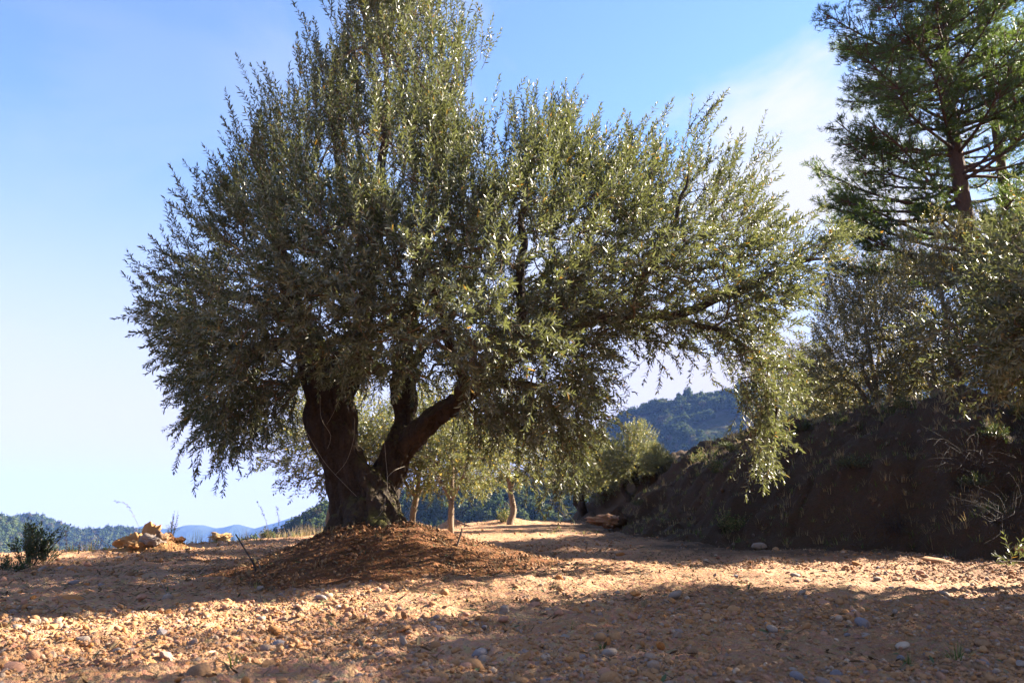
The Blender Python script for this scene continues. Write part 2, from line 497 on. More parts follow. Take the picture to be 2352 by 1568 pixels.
def catmull(P, step=0.06):
    P = np.asarray(P, float)
    Q = np.vstack([2 * P[0] - P[1], P, 2 * P[-1] - P[-2]])
    outp = []
    for i in range(1, len(Q) - 2):
        p0, p1, p2, p3 = Q[i - 1], Q[i], Q[i + 1], Q[i + 2]
        n = max(2, int(np.linalg.norm(p2[:3] - p1[:3]) / step))
        t = np.linspace(0, 1, n, endpoint=False)[:, None]
        outp.append(0.5 * ((2 * p1) + (-p0 + p2) * t + (2 * p0 - 5 * p1 + 4 * p2 - p3) * t ** 2 + (-p0 + 3 * p1 - 3 * p2 + p3) * t ** 3))
    outp.append(P[-1:])
    return np.vstack(outp)
def tube(P, rad, sides=10, wob=0.0, seed=0, cap=True):
    """continuous tube along points P with radii; wob = uneven section"""
    P = np.asarray(P, float); rad = np.asarray(rad, float)
    n = len(P)
    T = nrm(np.gradient(P, axis=0))
    u = np.cross(T[0], [0.3, 0.9, 0.2]); u /= np.linalg.norm(u)
    U = np.zeros_like(P)
    for i in range(n):
        u = u - T[i] * (u @ T[i]); u /= np.linalg.norm(u); U[i] = u
    V = np.cross(T, U)
    ang = np.arange(sides) * 2 * np.pi / sides
    ring = U[:, None] * np.cos(ang)[None, :, None] + V[:, None] * np.sin(ang)[None, :, None]
    r = np.repeat(rad[:, None], sides, 1)
    if wob:
        arc = np.concatenate([[0], np.cumsum(np.linalg.norm(np.diff(P, axis=0), axis=1))])
        A = ang[None, :] + 0 * arc[:, None]; L = arc[:, None] + 0 * A
        r = r * (1 + wob * fbm(np.cos(A) * 1.6 + 3, np.sin(A) * 1.6, L * 2.0 / 1.0, o=3, s=seed))
    vs = (P[:, None] + ring * r[..., None]).reshape(-1, 3)
    i = np.arange(n - 1)[:, None] * sides; j = np.arange(sides)[None, :]; j2 = (j + 1) % sides
    fs = np.stack([i + j, i + j2, i + sides + j2, i + sides + j], -1).reshape(-1, 4)
    fl = [fs]
    if cap:
        fl = [fs, np.array([list(range(sides))[::-1]]), np.array([[(n - 1) * sides + k for k in range(sides)]])]
    return vs, fl
class Bag:
    def __init__(s): s.v = []; s.f = {}; s.n = 0; s.a = []
    def add(s, v, fl, tone=None):
        if not isinstance(fl, (list, tuple)): fl = [fl]
        for f in fl:
            f = np.asarray(f)
            if len(f): s.f.setdefault(f.shape[1], []).append(f + s.n)
        s.v.append(v); s.n += len(v)
        if tone is not None: s.a.append(tone)
    def mesh(s, name, mats, smooth=True):
        at_ = {'tone': ('POINT', np.concatenate(s.a))} if s.a else None
        return mesh_np(name, np.concatenate(s.v), [np.concatenate(x) for x in s.f.values()], smooth, at_, mats)

# ------------------------------------------------------------------ leaves
def shoots_geo(S, D, L, bend, spacing, leaf_l, leaf_w, ang=(28, 62), r=None, full=True, start=0.12, stem_r=0.0022, curve=0.25, stem_sides=3):
    """S starts, D directions, L lengths, bend (n,3) = lateral bend vectors. returns leaf (v,f,tone), stem (v,f)"""
    r = r or rng
    n = len(S)
    bend = bend * L[:, None]
    npairs = np.maximum((L / spacing).astype(int), 2)
    idx = np.repeat(np.arange(n), npairs)
    k = np.arange(len(idx)) - np.repeat(np.concatenate([[0], np.cumsum(npairs)[:-1]]), npairs)
    t = start + (1 - start) * (k + 1) / npairs[idx]
    t = np.repeat(t, 2); idx2 = np.repeat(idx, 2); k2 = np.repeat(k, 2)
    side = np.tile([0, 1], len(idx))
    m = len(idx2)
    t = np.clip(t + r.normal(0, 0.01, m), 0, 1)
    pos = S[idx2] + D[idx2] * (L[idx2] * t)[:, None] + bend[idx2] * (t * t)[:, None]
    T = nrm(D[idx2] * L[idx2][:, None] + 2 * bend[idx2] * t[:, None])
    ref = nrm(r.normal(size=(n, 3)))[idx2]
    u = nrm(np.cross(T, ref)); v = np.cross(T, u)
    phi = (k2 % 2) * (np.pi / 2) + side * np.pi + r.normal(0, 0.35, m)
    w = u * np.cos(phi)[:, None] + v * np.sin(phi)[:, None]
    a = np.radians(r.uniform(ang[0], ang[1], m)) * np.where(t > 0.93, 0.5, 1)
    ca, sa = np.cos(a)[:, None], np.sin(a)[:, None]
    l = nrm(T * ca + w * sa + r.normal(0, 0.09, (m, 3)))
    nn = T * sa - w * ca
    wd = nrm(np.cross(nn, l)); nn = nrm(np.cross(l, wd))
    ro = r.normal(0, 0.6, m)
    wd2 = wd * np.cos(ro)[:, None] + nn * np.sin(ro)[:, None]
    nn = nrm(np.cross(l, wd2))
    ll = leaf_l * r.uniform(0.65, 1.2, m) * np.where(t > 0.9, 0.75, 1)
    lw = leaf_w * r.uniform(0.75, 1.2, m)
    droop = r.normal(0.06, 0.10, m)
    def pt(s, q, h):
        return pos + l * (ll * s)[:, None] + wd2 * (lw * q)[:, None] + nn * (lw * h - ll * droop * s * s)[:, None]
    tone = r.uniform(0, 1, m)
    b = np.arange(m)[:, None]
    if full:
        V = np.stack([pt(0, 0, 0), pt(0.33, -.5, .18), pt(0.72, -.36, .14), pt(1, 0, 0), pt(0.72, .36, .14), pt(0.33, .5, .18)], 1).reshape(-1, 3)
        Fq = np.concatenate([b * 6 + [0, 3, 2, 1], b * 6 + [0, 5, 4, 3]])
        tn = np.repeat(tone, 6)
    else:
        V = np.stack([pt(0, 0, 0), pt(0.5, -.5, .15), pt(1, 0, 0), pt(0.5, .5, .15)], 1).reshape(-1, 3)
        Fq = np.concatenate([b * 4 + [0, 2, 1], b * 4 + [0, 3, 2]])
        tn = np.repeat(tone, 4)
    # stems
    ks = 4
    tt = np.linspace(0, 1, ks + 1)
    pp = S[:, None] + D[:, None] * (L[:, None] * tt)[..., None] + bend[:, None] * (tt * tt)[None, :, None]
    rad = stem_r * (1.15 - 0.85 * tt)
    A = pp[:, :-1].reshape(-1, 3); B = pp[:, 1:].reshape(-1, 3)
    ra = np.tile(rad[:-1], n); rb = np.tile(rad[1:], n)
    sv, sf = frusta(A, B, ra, rb, stem_sides)
    return (V, Fq, tn), (sv, sf)

def grow(nodes, plen, pts, pen=0.22):
    """attach every point to the cheapest existing node; returns parents"""
    nodes = list(map(np.asarray, nodes)); N0 = len(nodes)
    pos = np.zeros((N0 + len(pts), 3)); pl = np.zeros(N0 + len(pts))
    pos[:N0] = nodes; pl[:N0] = plen
    par = np.full(len(pos), -1)
    n = N0
    for p in pts:
        d = np.linalg.norm(pos[:n] - p, axis=1)
        j = int(np.argmin(d * d * 3 + d + pen * pl[:n]))
        pos[n] = p; par[n] = j; pl[n] = pl[j] + d[j]
        n += 1
    return pos, par, N0
def branch_tubes(pos, par, N0, tip=0.0035, expo=2.3, sides=5, maxr=0.06, r=None):
    n = len(pos)
    w = np.zeros(n); ch = np.zeros(n, int)
    for i in range(n - 1, N0 - 1, -1):
        if ch[i] == 0: w[i] = 1
        p = par[i]
        w[p] += w[i]; ch[p] += 1
    rad = np.minimum(tip * np.maximum(w, 1) ** (1 / expo), maxr)
    e = np.arange(N0, n)
    A, B = pos[par[e]], pos[e]
    L = np.linalg.norm(B - A, axis=1)
    r = r or rng
    mid = (A + B) / 2 + r.normal(0, 0.06, A.shape) * L[:, None]
    ra = np.minimum(np.where(par[e] < N0, rad[e] * 1.3, rad[par[e]]), rad[e] * 1.5)
    rm = (ra + rad[e]) / 2
    v1, f1 = frusta(A, mid, ra, rm, sides); v2, f2 = frusta(mid, B, rm, rad[e], sides)
    return np.concatenate([v1, v2]), np.concatenate([f1, f2 + len(v1)]), rad

# ------------------------------------------------------------------ the big olive
BASE = Vector((MC[0], MC[1], 0.44))
big = empty('olive_tree', BASE)
tag(big, 'huge old olive with forked dark trunk standing on the red earth mound', 'olive tree')
b0 = np.array(BASE)

def limb(rows):
    rows = np.array(rows, float)
    P = at(rows[:, 0], rows[:, 1], rows[:, 2])
    return catmull(np.hstack([P, rows[:, 3:4]]), 0.05)
TR = [
    [(824, 1225, 7.60, .215), (814, 1180, 7.60, .205), (795, 1120, 7.58, .175), (773, 1050, 7.55, .165), (752, 980, 7.52, .18), (752, 910, 7.5, .20), (758, 870, 7.5, .20)],
    [(752, 930, 7.45, .17), (728, 850, 7.38, .15), (700, 770, 7.3, .11), (670, 690, 7.2, .085)],
    [(770, 900, 7.55, .17), (800, 830, 7.65, .14), (835, 740, 7.75, .11), (850, 640, 7.8, .09)],
    [(925, 1214, 7.35, .085), (884, 1168, 7.36, .125), (838, 1105, 7.42, .135), (795, 1035, 7.47, .13), (780, 960, 7.5, .14), (770, 900, 7.5, .13)],
    [(850, 1225, 7.60, .20), (857, 1170, 7.66, .18), (876, 1110, 7.72, .15), (903, 1065, 7.75, .155), (922, 1025, 7.75, .16), (930, 985, 7.78, .12)],
    [(930, 990, 7.78, .12), (932, 930, 7.85, .11), (924, 860, 7.95, .11), (935, 760, 8.05, .09), (960, 650, 8.1, .07)],
    [(922, 1025, 7.7, .15), (965, 988, 7.6, .108), (1010, 950, 7.5, .10), (1060, 918, 7.4, .095), (1110, 875, 7.3, .095), (1170, 825, 7.2, .085)],
    [(862, 1110, 7.6, .13), (862, 1085, 7.58, .085), (864, 1068, 7.58, .05)],
]
tb = Bag()
for i, rows in enumerate(TR):
    P = limb(rows)
    r_ = P[:, 3].copy()
    v, fl = tube(P[:, :3] - b0, r_, 22, 0.17, seed=200 + i * 7)
    tb.add(v, fl)
# roots flaring out of the mound
for ang, ln, r0 in ((200, .30, .12), (245, .34, .12), (290, .34, .12), (335, .26, .08), (15, .2, .08), (160, .3, .12), (110, .3, .12)):
    a = R(ang)
    d = np.array([math.cos(a), math.sin(a), 0])
    o = np.array([0.05, -0.02, 0.0]) + d * 0.12
    P = np.array([o + [0, 0, .38], o + d * .07 + [0, 0, .16], o + d * ln * .4 + [0, 0, .03], o + d * ln * .75 + [0, 0, -.09], o + d * ln + [0, 0, -.26]])
    C = catmull(np.hstack([P, np.array([[r0 * .55], [r0 * 1.0], [r0], [r0 * .8], [r0 * .5]])]), 0.04)
    v, fl = tube(C[:, :3], C[:, 3], 14, 0.2, seed=int(ang))
    tb.add(v, fl)
tme = tb.mesh('trunk', [bark])
trunk = obj('trunk', tme, big)
md = trunk.modifiers.new('join', 'REMESH'); md.mode = 'VOXEL'; md.voxel_size = 0.013; md.use_smooth_shade = True
dg = bpy.context.evaluated_depsgraph_get()
tm2 = bpy.data.meshes.new_from_object(trunk.evaluated_get(dg))
trunk.modifiers.clear()
co = np.zeros(len(tm2.vertices) * 3, np.float32); tm2.vertices.foreach_get('co', co); co = co.reshape(-1, 3).astype(float)
no = np.zeros(len(tm2.vertices) * 3, np.float32); tm2.vertices.foreach_get('normal', no); no = no.reshape(-1, 3)
# furrows run along the stems, burls bulge
fur = fbm(co[:, 0] * 13, co[:, 1] * 13, co[:, 2] * 3.0, o=4, s=301)
bur = fbm(co[:, 0] * 4.5, co[:, 1] * 4.5, co[:, 2] * 4.0, o=2, s=311)
rid = np.abs(fbm(co[:, 0] * 9 + co[:, 2] * 1.2, co[:, 1] * 9, co[:, 2] * 1.6, o=2, s=321))
crk = np.abs(fbm(co[:, 0] * 26, co[:, 1] * 26, co[:, 2] * 7, o=2, s=331))
co += no * (0.018 * fur + 0.026 * bur - 0.028 * np.exp(-(rid / 0.13) ** 2) - 0.006 * np.exp(-(crk / 0.12) ** 2))[:, None]
tm2.vertices.foreach_set('co', co.astype(np.float32).ravel())
tm2.polygons.foreach_set('use_smooth', np.ones(len(tm2.polygons), bool))
tm2.materials.clear(); tm2.materials.append(bark)
tm2.update(); tm2.name = 'trunk'
trunk.data = tm2

LIMBS = [
    [(670, 690, 7.2, .08), (640, 580, 7.1, .06), (610, 470, 7.2, .045), (590, 370, 7.3, .03), (600, 280, 7.3, .018)],
    [(715, 800, 7.4, .09), (640, 790, 7.7, .07), (560, 810, 7.9, .05), (480, 860, 8.0, .03), (430, 900, 8.0, .018)],
    [(690, 750, 7.25, .07), (600, 700, 7.2, .05), (500, 660, 7.3, .035), (420, 640, 7.3, .02)],
    [(850, 640, 7.8, .085), (860, 500, 7.8, .065), (880, 360, 7.7, .045), (890, 220, 7.6, .03), (880, 80, 7.6, .018)],
    [(850, 620, 7.8, .06), (800, 480, 7.5, .045), (770, 340, 7.3, .03), (760, 200, 7.3, .018)],
    [(960, 650, 8.1, .065), (985, 500, 8.1, .05), (1010, 340, 8.0, .035), (1020, 200, 7.9, .02), (1040, 80, 7.9, .012)],
    [(1170, 825, 7.2, .08), (1260, 765, 7.2, .07), (1350, 735, 7.3, .065), (1430, 712, 7.4, .06), (1475, 650, 7.45, .05), (1515, 560, 7.5, .034), (1560, 460, 7.5, .018), (1590, 370, 7.5, .005)],
    [(1430, 712, 7.4, .05), (1540, 735, 7.35, .045), (1650, 690, 7.3, .038), (1745, 650, 7.3, .03), (1850, 605, 7.3, .018), (1940, 585, 7.3, .008)],
    [(1560, 735, 7.35, .03), (1660, 760, 7.1, .026), (1740, 820, 7.0, .02), (1770, 920, 7.0, .013), (1760, 1010, 7.0, .007)],
    [(1150, 840, 7.2, .06), (1190, 730, 6.9, .05), (1200, 600, 6.8, .04), (1210, 460, 6.9, .028), (1230, 330, 7.0, .016)],
    [(1060, 918, 7.4, .06), (1050, 840, 6.8, .05), (1020, 740, 6.3, .04), (980, 640, 6.0, .03), (940, 540, 6.0, .018)],
    [(790, 850, 7.6, .06), (830, 770, 6.9, .05), (850, 690, 6.4, .04), (800, 600, 6.1, .026), (740, 520, 6.1, .015)],
    [(1110, 875, 7.3, .05), (1170, 880, 6.9, .04), (1240, 900, 6.7, .028), (1280, 980, 6.7, .015)],
    [(1240, 780, 7.2, .045), (1320, 640, 7.6, .035), (1370, 500, 7.8, .025), (1400, 380, 7.8, .014)],
    [(870, 850, 7.9, .06), (800, 830, 8.7, .05), (700, 760, 9.1, .035), (620, 680, 9.2, .02)],
    [(930, 850, 7.95, .06), (1000, 760, 8.8, .045), (1080, 640, 9.2, .03), (1120, 520, 9.2, .016)],
]
skel = []; skl = []
for li, rows in enumerate(LIMBS):
    P = limb(rows)
    r2 = np.random.default_rng(500 + li)
    wig = np.stack([fbm(np.arange(len(P)) * .12, np.full(len(P), 3.1 * li + c * 7.7), o=2, s=90) for c in range(3)], -1)
    fade = sstep(0, 8, np.arange(len(P)))[:, None]
    P[:, :3] += 0.05 * wig * fade
    v, fl = tube(P[:, :3] - b0, P[:, 3], 9, 0.10, seed=400 + li)
    lm = Bag(); lm.add(v, fl)
    obj('limb', lm.mesh('limb', [bark]), big)
    q = P[::3, :3]
    skel += list(q)
    s0 = np.linalg.norm(q[0] - b0)
    skl += list(s0 + np.linalg.norm(q - q[0], axis=1) * 0.8)

# crown volume: outline of the crown, given depth everywhere (rounded in Y)
OUT = np.array([(745, 90), (790, 40), (850, -30), (940, -60), (1020, -30), (1060, 60), (1085, 130), (1065, 210), (1075, 320), (1130, 335), (1200, 275), (1290, 285),
    (1340, 380), (1400, 400), (1450, 350), (1520, 385), (1600, 395), (1680, 380), (1730, 385), (1760, 450), (1785, 520), (1840, 550), (1900, 530), (1950, 550), (1900, 605),
    (1845, 680), (1830, 790), (1810, 870), (1780, 950), (1755, 1030), (1720, 1050), (1710, 980), (1690, 890), (1640, 800), (1560, 800), (1470, 775), (1400, 780), (1385, 880),
    (1360, 965), (1310, 1060), (1250, 1035), (1190, 1000), (1100, 980), (1010, 980), (950, 940), (850, 910), (760, 890), (700, 890), (640, 950), (570, 1010), (500, 1030), (460, 1000), (430, 940),
    (415, 870), (385, 790), (355, 720), (385, 660), (380, 610), (430, 570), (465, 490), (515, 450), (545, 375), (600, 320), (650, 270), (705, 220), (730, 150)], float)
def inside(px, py, poly):
    ins = np.zeros(px.shape, bool); n = len(poly)
    d = np.full(px.shape, 1e9)
    P = np.stack([px, py], -1)
    for i in range(n):
        a, b = poly[i], poly[(i + 1) % n]
        c = (a[1] > py) != (b[1] > py)
        with np.errstate(all='ignore'):
            xi = (b[0] - a[0]) * (py - a[1]) / (b[1] - a[1]) + a[0]
        ins ^= c & (px < xi)
        ab = b - a
        t = np.clip(((P - a) @ ab) / (ab @ ab), 0, 1)
        d = np.minimum(d, np.linalg.norm(P - a - t[..., None] * ab, axis=-1))
    return ins, d
r1 = np.random.default_rng(5)
NC = 60000
px = r1.uniform(330, 1970, NC); py = r1.uniform(-100, 1100, NC)
ins, dist = inside(px, py, OUT)
dm = dist * 0.0041
Rr = np.where(px > 1350, np.clip(2.2 - (px - 1350) / 350, 0.95, 2.2), 2.25)
dm = np.minimum(dm, Rr)
T = np.sqrt(np.maximum(dm * (2 * Rr - dm), 0.0)) + 0.12
T = T * (0.55 + 0.45 * sstep(0, 400, py + 60))
Yc = 7.45 - 0.35 * np.exp(-((px - 1050) / 380) ** 2 - ((py - 780) / 260) ** 2) * 1.6
tt = r1.uniform(-1, 1, NC); tt = np.sign(tt) * np.abs(tt) ** 0.62
Yd = Yc + T * tt
# keep the fork of the trunk clear in front
clear = (py > 850 + 35 * vnoise(px / 60, py * 0, s=8)) & (px > 690) & (px < 1080 ) & (Yd < 7.95)
under = (py > 905) & (px > 700) & (px < 900)
den = 0.5 + 0.85 * fbm(px / 95, py / 95, Yd * 1.6, o=3, s=77)
den = np.clip(den, 0.03, 1)
edge = sstep(0, 60, dist)
lowright = np.where((px > 1330) & (py > 520), 0.75, 1.0)
ok = ins & ~clear & ~under & (r1.uniform(0, 1, NC) < den * (0.55 + 0.45 * edge) * lowright)
pts = at(px[ok], py[ok], Yd[ok]); pxo, pyo = px[ok], py[ok]
NP = 4600
sel = r1.permutation(len(pts))[:NP]
pts = pts[sel]; pxo = pxo[sel]; pyo = pyo[sel]
root = at(880, 950, 7.6)
o = np.argsort(np.linalg.norm(pts - root, axis=1))
pts = pts[o]; pxo = pxo[o]; pyo = pyo[o]
pos, par, N0 = grow(skel, skl, pts)
v, f, rad = branch_tubes(pos - b0, par, N0, tip=0.0032, r=r1)
br = Bag(); br.add(v, f)
tag(obj('branches', br.mesh('branches', [twig_mat]), big), kind='stuff')
# shoots
c0 = at(1000, 640, 7.45)
per = 2
S = np.repeat(pts, per, 0); PX = np.repeat(pxo, per); PY = np.repeat(pyo, per)
S = S + r1.normal(0, 0.035, S.shape)
o_ = nrm(S - c0 - np.array([0, 0, -0.2]))
top = sstep(620, 300, PY)
low = sstep(700, 950, PY) + 0.5 * sstep(1300, 1600, PX) * sstep(500, 800, PY)
dirv = o_ * 0.75 + r1.normal(0, 0.42, S.shape) * (1 + .35 * low)[:, None]
dirv[:, 2] += 0.25 + 1.25 * top - 0.75 * low
dirv = nrm(dirv)
L = r1.uniform(0.15, 0.36, len(S)) * (1 + 0.55 * top * r1.uniform(0, 1, len(S)))
bend = r1.normal(0, 0.12, S.shape); bend[:, 2] += 0.22 * top + 0.05 - 0.16 * low
lf, st = shoots_geo(S, dirv, L, bend, 0.0180, 0.058, 0.0128, r=r1)
# long whips on the outline
W = [(790, 40, 7.4), (735, 110, 7.3), (700, 180, 7.5), (1085, 110, 7.6), (1100, 130, 7.5), (1150, 250, 7.3), (1215, 240, 7.6), (1290, 250, 7.6), (1610, 350, 7.4), (1600, 290, 7.5), (1590, 275, 7.45), (1600, 240, 7.45),
     (1720, 350, 7.4), (1740, 340, 7.4), (1500, 310, 7.6), (610, 250, 7.4), (640, 230, 7.4), (545, 300, 7.5), (455, 500, 7.4), (470, 450, 7.5), (430, 560, 7.4), (400, 600, 7.4), (430, 640, 7.4),
     (1905, 530, 7.3), (1380, 330, 7.6), (870, 20, 7.5), (950, 10, 7.7), (1040, 20, 7.6), (1350, 320, 7.7), (385, 800, 7.7), (360, 700, 7.6), (1450, 290, 7.5)]
W = np.array(W, float)
W[:, 1] += np.where(W[:, 0] > 1120, 45, 15)
WS = at(W[:, 0], W[:, 1], W[:, 2])
WS = np.repeat(WS, 3, 0) + r1.normal(0, 0.05, (len(W) * 3, 3))
wd = nrm(np.stack([(np.repeat(W[:, 0], 3) - 1000) / 900 + r1.normal(0, .2, len(WS)), r1.normal(0, .15, len(WS)), np.ones(len(WS))], -1))
wl = r1.uniform(0.35, 0.62, len(WS))
wb = r1.normal(0, 0.08, WS.shape)
lf2, st2 = shoots_geo(WS, wd, wl, wb, 0.026, 0.056, 0.013, r=r1, stem_r=0.0026)
# hanging sprays low on the right and in the middle
H = [(1760, 960, 7.0), (1740, 1000, 7.0), (1770, 1010, 7.0), (1500, 830, 7.1), (1630, 820, 7.2), (1400, 850, 6.8), (1330, 1000, 6.7), (1290, 1060, 6.7), (1310, 1090, 6.6), (1230, 1050, 6.8), (1370, 960, 6.9), (500, 1050, 8), (1740, 1050, 7), (1720, 940, 7.1), (660, 960, 8.2), (450, 1030, 8.1), (1400, 920, 6.9)]
H = np.array(H, float)
HS = np.repeat(at(H[:, 0], H[:, 1], H[:, 2]), 4, 0); HS = HS + r1.normal(0, 0.07, HS.shape)
hd = nrm(np.stack([r1.normal(0, .35, len(HS)), r1.normal(0, .35, len(HS)), -np.ones(len(HS)) * .8], -1))
lf3, st3 = shoots_geo(HS, hd, r1.uniform(.22, .42, len(HS)), r1.normal(0, .1, HS.shape), 0.022, 0.058, 0.013, r=r1)
lb = Bag(); sb = Bag()
for a_, b_ in ((lf, st), (lf2, st2), (lf3, st3)):
    lb.add(a_[0] - b0, a_[1], a_[2]); sb.add(b_[0] - b0, b_[1])
tag(obj('leaves', lb.mesh('leaves', [olive_leaf], smooth=False), big), kind='stuff')
tag(obj('twigs', sb.mesh('twigs', [twig_mat]), big), kind='stuff')
NLEAF = sum(len(x) for x in lb.v) // 6
print('big olive leaves', NLEAF)
# pale suckers hanging on the trunk
for rows in ([(735, 905, 7.2), (738, 960, 7.2), (760, 1000, 7.2), (752, 1030, 7.2)],
             [(700, 985, 7.2), (745, 1060, 7.15), (790, 1110, 7.15), (820, 1140, 7.15)],
             [(785, 900, 7.1), (765, 950, 7.1), (750, 975, 7.1)],
             [(880, 960, 7.15), (885, 1040, 7.1), (890, 1110, 7.1), (880, 1170, 7.1), (862, 1190, 7.1)],
             [(930, 1070, 7.3), (905, 1080, 7.15), (890, 1095, 7.1)],
             [(815, 960, 7.15), (812, 1010, 7.15), (795, 1060, 7.15), (770, 1090, 7.2)]):
    rw = np.array(rows, float)
    P = catmull(at(rw[:, 0], rw[:, 1], rw[:, 2]), 0.04) - b0
    v, fl = tube(P, np.linspace(0.0030, 0.0016, len(P)), 5)
    g = Bag(); g.add(v, fl)
    obj('sucker', g.mesh('sucker', [pale_twig]), big)

# ------------------------------------------------------------------ olive prototypes (local space, foot at 0)
def make_olive(seed, fork_h, trunk_r, blobs, npts, per, leaf_l, leaf_w, spacing, full, L=(0.18, 0.4), up=0.35, stem_r=0.003, droop=0.25, mats=(bark, twig_mat, olive_leaf), lean=(0, 0), trunk_wob=0.18, voxel=None, stems=1):
    r = np.random.default_rng(seed)
    blobs = np.array(blobs, float)    # cx cy cz rx ry rz
    vol = blobs[:, 3] * blobs[:, 4] * blobs[:, 5]
    which = r.choice(len(blobs), npts * 3, p=vol / vol.sum())
    d = nrm(r.normal(size=(npts * 3, 3)))
    rr = r.uniform(0, 1, npts * 3) ** 0.42
    P = blobs[which, :3] + d * rr[:, None] * blobs[which, 3:]
    den = 0.5 + 0.5 * fbm(P[:, 0] * 1.1, P[:, 1] * 1.1, P[:, 2] * 1.1, o=2, s=seed)
    P = P[r.uniform(0, 1, len(P)) < np.clip(den + 0.1, 0.1, 1)][:npts]
    B = Bag(); sk = []; sl = []
    fork = np.array([lean[0], lean[1], fork_h])
    for s_ in range(stems):
        a = r.uniform(0, 6.28)
        off = np.array([math.cos(a), math.sin(a), 0]) * trunk_r * (1.2 if stems > 1 else 0)
        fk = fork + off * 2.5
        C = catmull(np.array([[*(off * .7 + [0, 0, -0.15]), trunk_r * 1.5], [*(off * .8 + [0, 0, .08]), trunk_r * 1.12], [*((off + fk) / 2 + r.normal(0, trunk_r * .5, 3)), trunk_r * .92], [*fk, trunk_r * .9]]), 0.06)
        v, fl = tube(C[:, :3], C[:, 3], 14, trunk_wob, seed=seed + s_)
        B.add(v, fl)
        for k, bl in enumerate(blobs):
            if stems > 1 and k % stems != s_: continue
            e = bl[:3] + [0, 0, bl[5] * 0.25]
            m = fk + (e - fk) * 0.45 + r.normal(0, .12, 3) + [0, 0, .1]
            C = catmull(np.array([[*fk, trunk_r * .62], [*m, trunk_r * .42], [*e, trunk_r * .16]]), 0.08)
            v, fl = tube(C[:, :3], C[:, 3], 8, 0.1, seed=seed + 9 * k)
            B.add(v, fl)
            q = C[::3, :3]
            sk += list(q); sl += list(np.linalg.norm(q - fk, axis=1))
    P = P[np.argsort(np.linalg.norm(P - fork, axis=1))]
    pos, par, N0 = grow(sk, sl, P)
    v, f, _ = branch_tubes(pos, par, N0, tip=stem_r * 1.3, r=r, sides=4)
    TW = Bag(); TW.add(v, f)
    c = (blobs[:, :3] * vol[:, None]).sum(0) / vol.sum()
    S = np.repeat(P, per, 0) + r.normal(0, 0.03, (len(P) * per, 3))
    D = nrm(S - c) * 0.7 + r.normal(0, 0.45, S.shape)
    zr = (S[:, 2] - S[:, 2].min()) / (np.ptp(S[:, 2]) + 1e-6)
    D[:, 2] += up + 0.6 * sstep(.5, .9, zr) - droop * 2 * sstep(.4, .05, zr)
    D = nrm(D)
    bend = r.normal(0, .12, S.shape); bend[:, 2] += .1 - droop * sstep(.5, .1, zr)
    lf, st = shoots_geo(S, D, r.uniform(*L, len(S)), bend, spacing, leaf_l, leaf_w, r=r, full=full, stem_r=stem_r * .7)
    TW.add(st[0], st[1])
    LB = Bag(); LB.add(*lf)
    return dict(trunk=B.mesh('trunk', [mats[0]]), twigs=TW.mesh('twigs', [mats[1]]), leaves=LB.mesh('leaves', [mats[2]], smooth=False))
def place_tree(name, proto, loc, rz, sc_, label, cat, group=None):
    e = empty(name, loc, rz, sc_)
    tag(e, label, cat, group)
    obj('trunk', proto['trunk'], e)
    tag(obj('twigs', proto['twigs'], e), kind='stuff')
    tag(obj('leaves', proto['leaves'], e), kind='stuff')
    return e

# near right olive whose boughs enter the frame, and its neighbours outside it
near_p = make_olive(901, 0.9, 0.17, [(-.95, -.2, 2.0, 1.05, 1.0, .78), (-.2, .7, 2.45, 1.1, .9, .75), (.6, -.5, 2.3, 1.1, 1.1, .8), (-.5, -.8, 2.5, .9, .9, .6), (.8, .5, 2.8, .9, .9, .7), (-1.25, .35, 1.75, .75, .7, .55)],
                    1150, 2, 0.068, 0.0155, 0.024, True, L=(0.16, 0.36))
nr = place_tree('olive_tree', near_p, (5.25, 5.7, float(top_z(5.25, 5.7)) - .02), R(8), 1.0,
                'olive tree reaching in from the right edge above the bank', 'olive tree')
place_tree('olive_tree', near_p, (7.2, 4.15, float(top_z(7.2, 4.15)) - .02), R(75), 1.6,
           'taller olive tree standing beyond the right edge, shading the near gravel', 'olive tree')

# ------------------------------------------------------------------ background olives
bgA = make_olive(911, 0.75, 0.062, [(0, 0, 1.75, 1.25, 1.1, .75), (-.7, .1, 1.5, .9, .9, .6), (.7, -.1, 1.55, .95, .9, .65), (.1, .2, 2.3, .8, .8, .55)],
                 520, 2, 0.085, 0.024, 0.036, False, L=(0.2, 0.42), mats=(bark_young, twig_mat, bg_leaf))
bgB = make_olive(923, 0.6, 0.16, [(0, 0, 1.9, 1.5, 1.3, 1.0), (-.9, .2, 1.5, 1.0, 1.0, .8), (.9, .1, 1.7, 1.0, 1.0, .8), (.2, -.3, 2.8, .9, .9, .8)],
                 900, 2, 0.10, 0.028, 0.040, False, L=(0.22, 0.5), up=0.6, mats=(bark, twig_mat, bg_leaf), stems=2)
bgC = make_olive(927, 0.4, 0.13, [(0, 0, 1.7, 1.6, 1.4, 1.1), (-1.1, -.2, 1.0, 1.0, 1.0, .85), (1.0, -.1, 1.1, 1.1, 1.0, .9), (.1, -.8, .9, 1.2, .7, .8), (.2, .1, 2.6, 1.0, .9, .8)],
                 1050, 2, 0.10, 0.028, 0.040, False, L=(0.22, 0.5), up=0.3, droop=.3, mats=(bark, twig_mat, bg_leaf), stems=3)
bgD = make_olive(947, 0.5, 0.09, [(0, 0, 1.5, 1.4, 1.3, 1.0), (-.9, -.2, .9, .9, 1.0, .7), (.9, -.1, 1.0, 1.0, 1.0, .8), (.1, .1, 2.5, 1.0, .9, .9)],
                 860, 2, 0.085, 0.022, 0.038, False, L=(0.2, 0.45), up=0.4, droop=.2, mats=(bark_young, twig_mat, holm_leaf), stems=3)
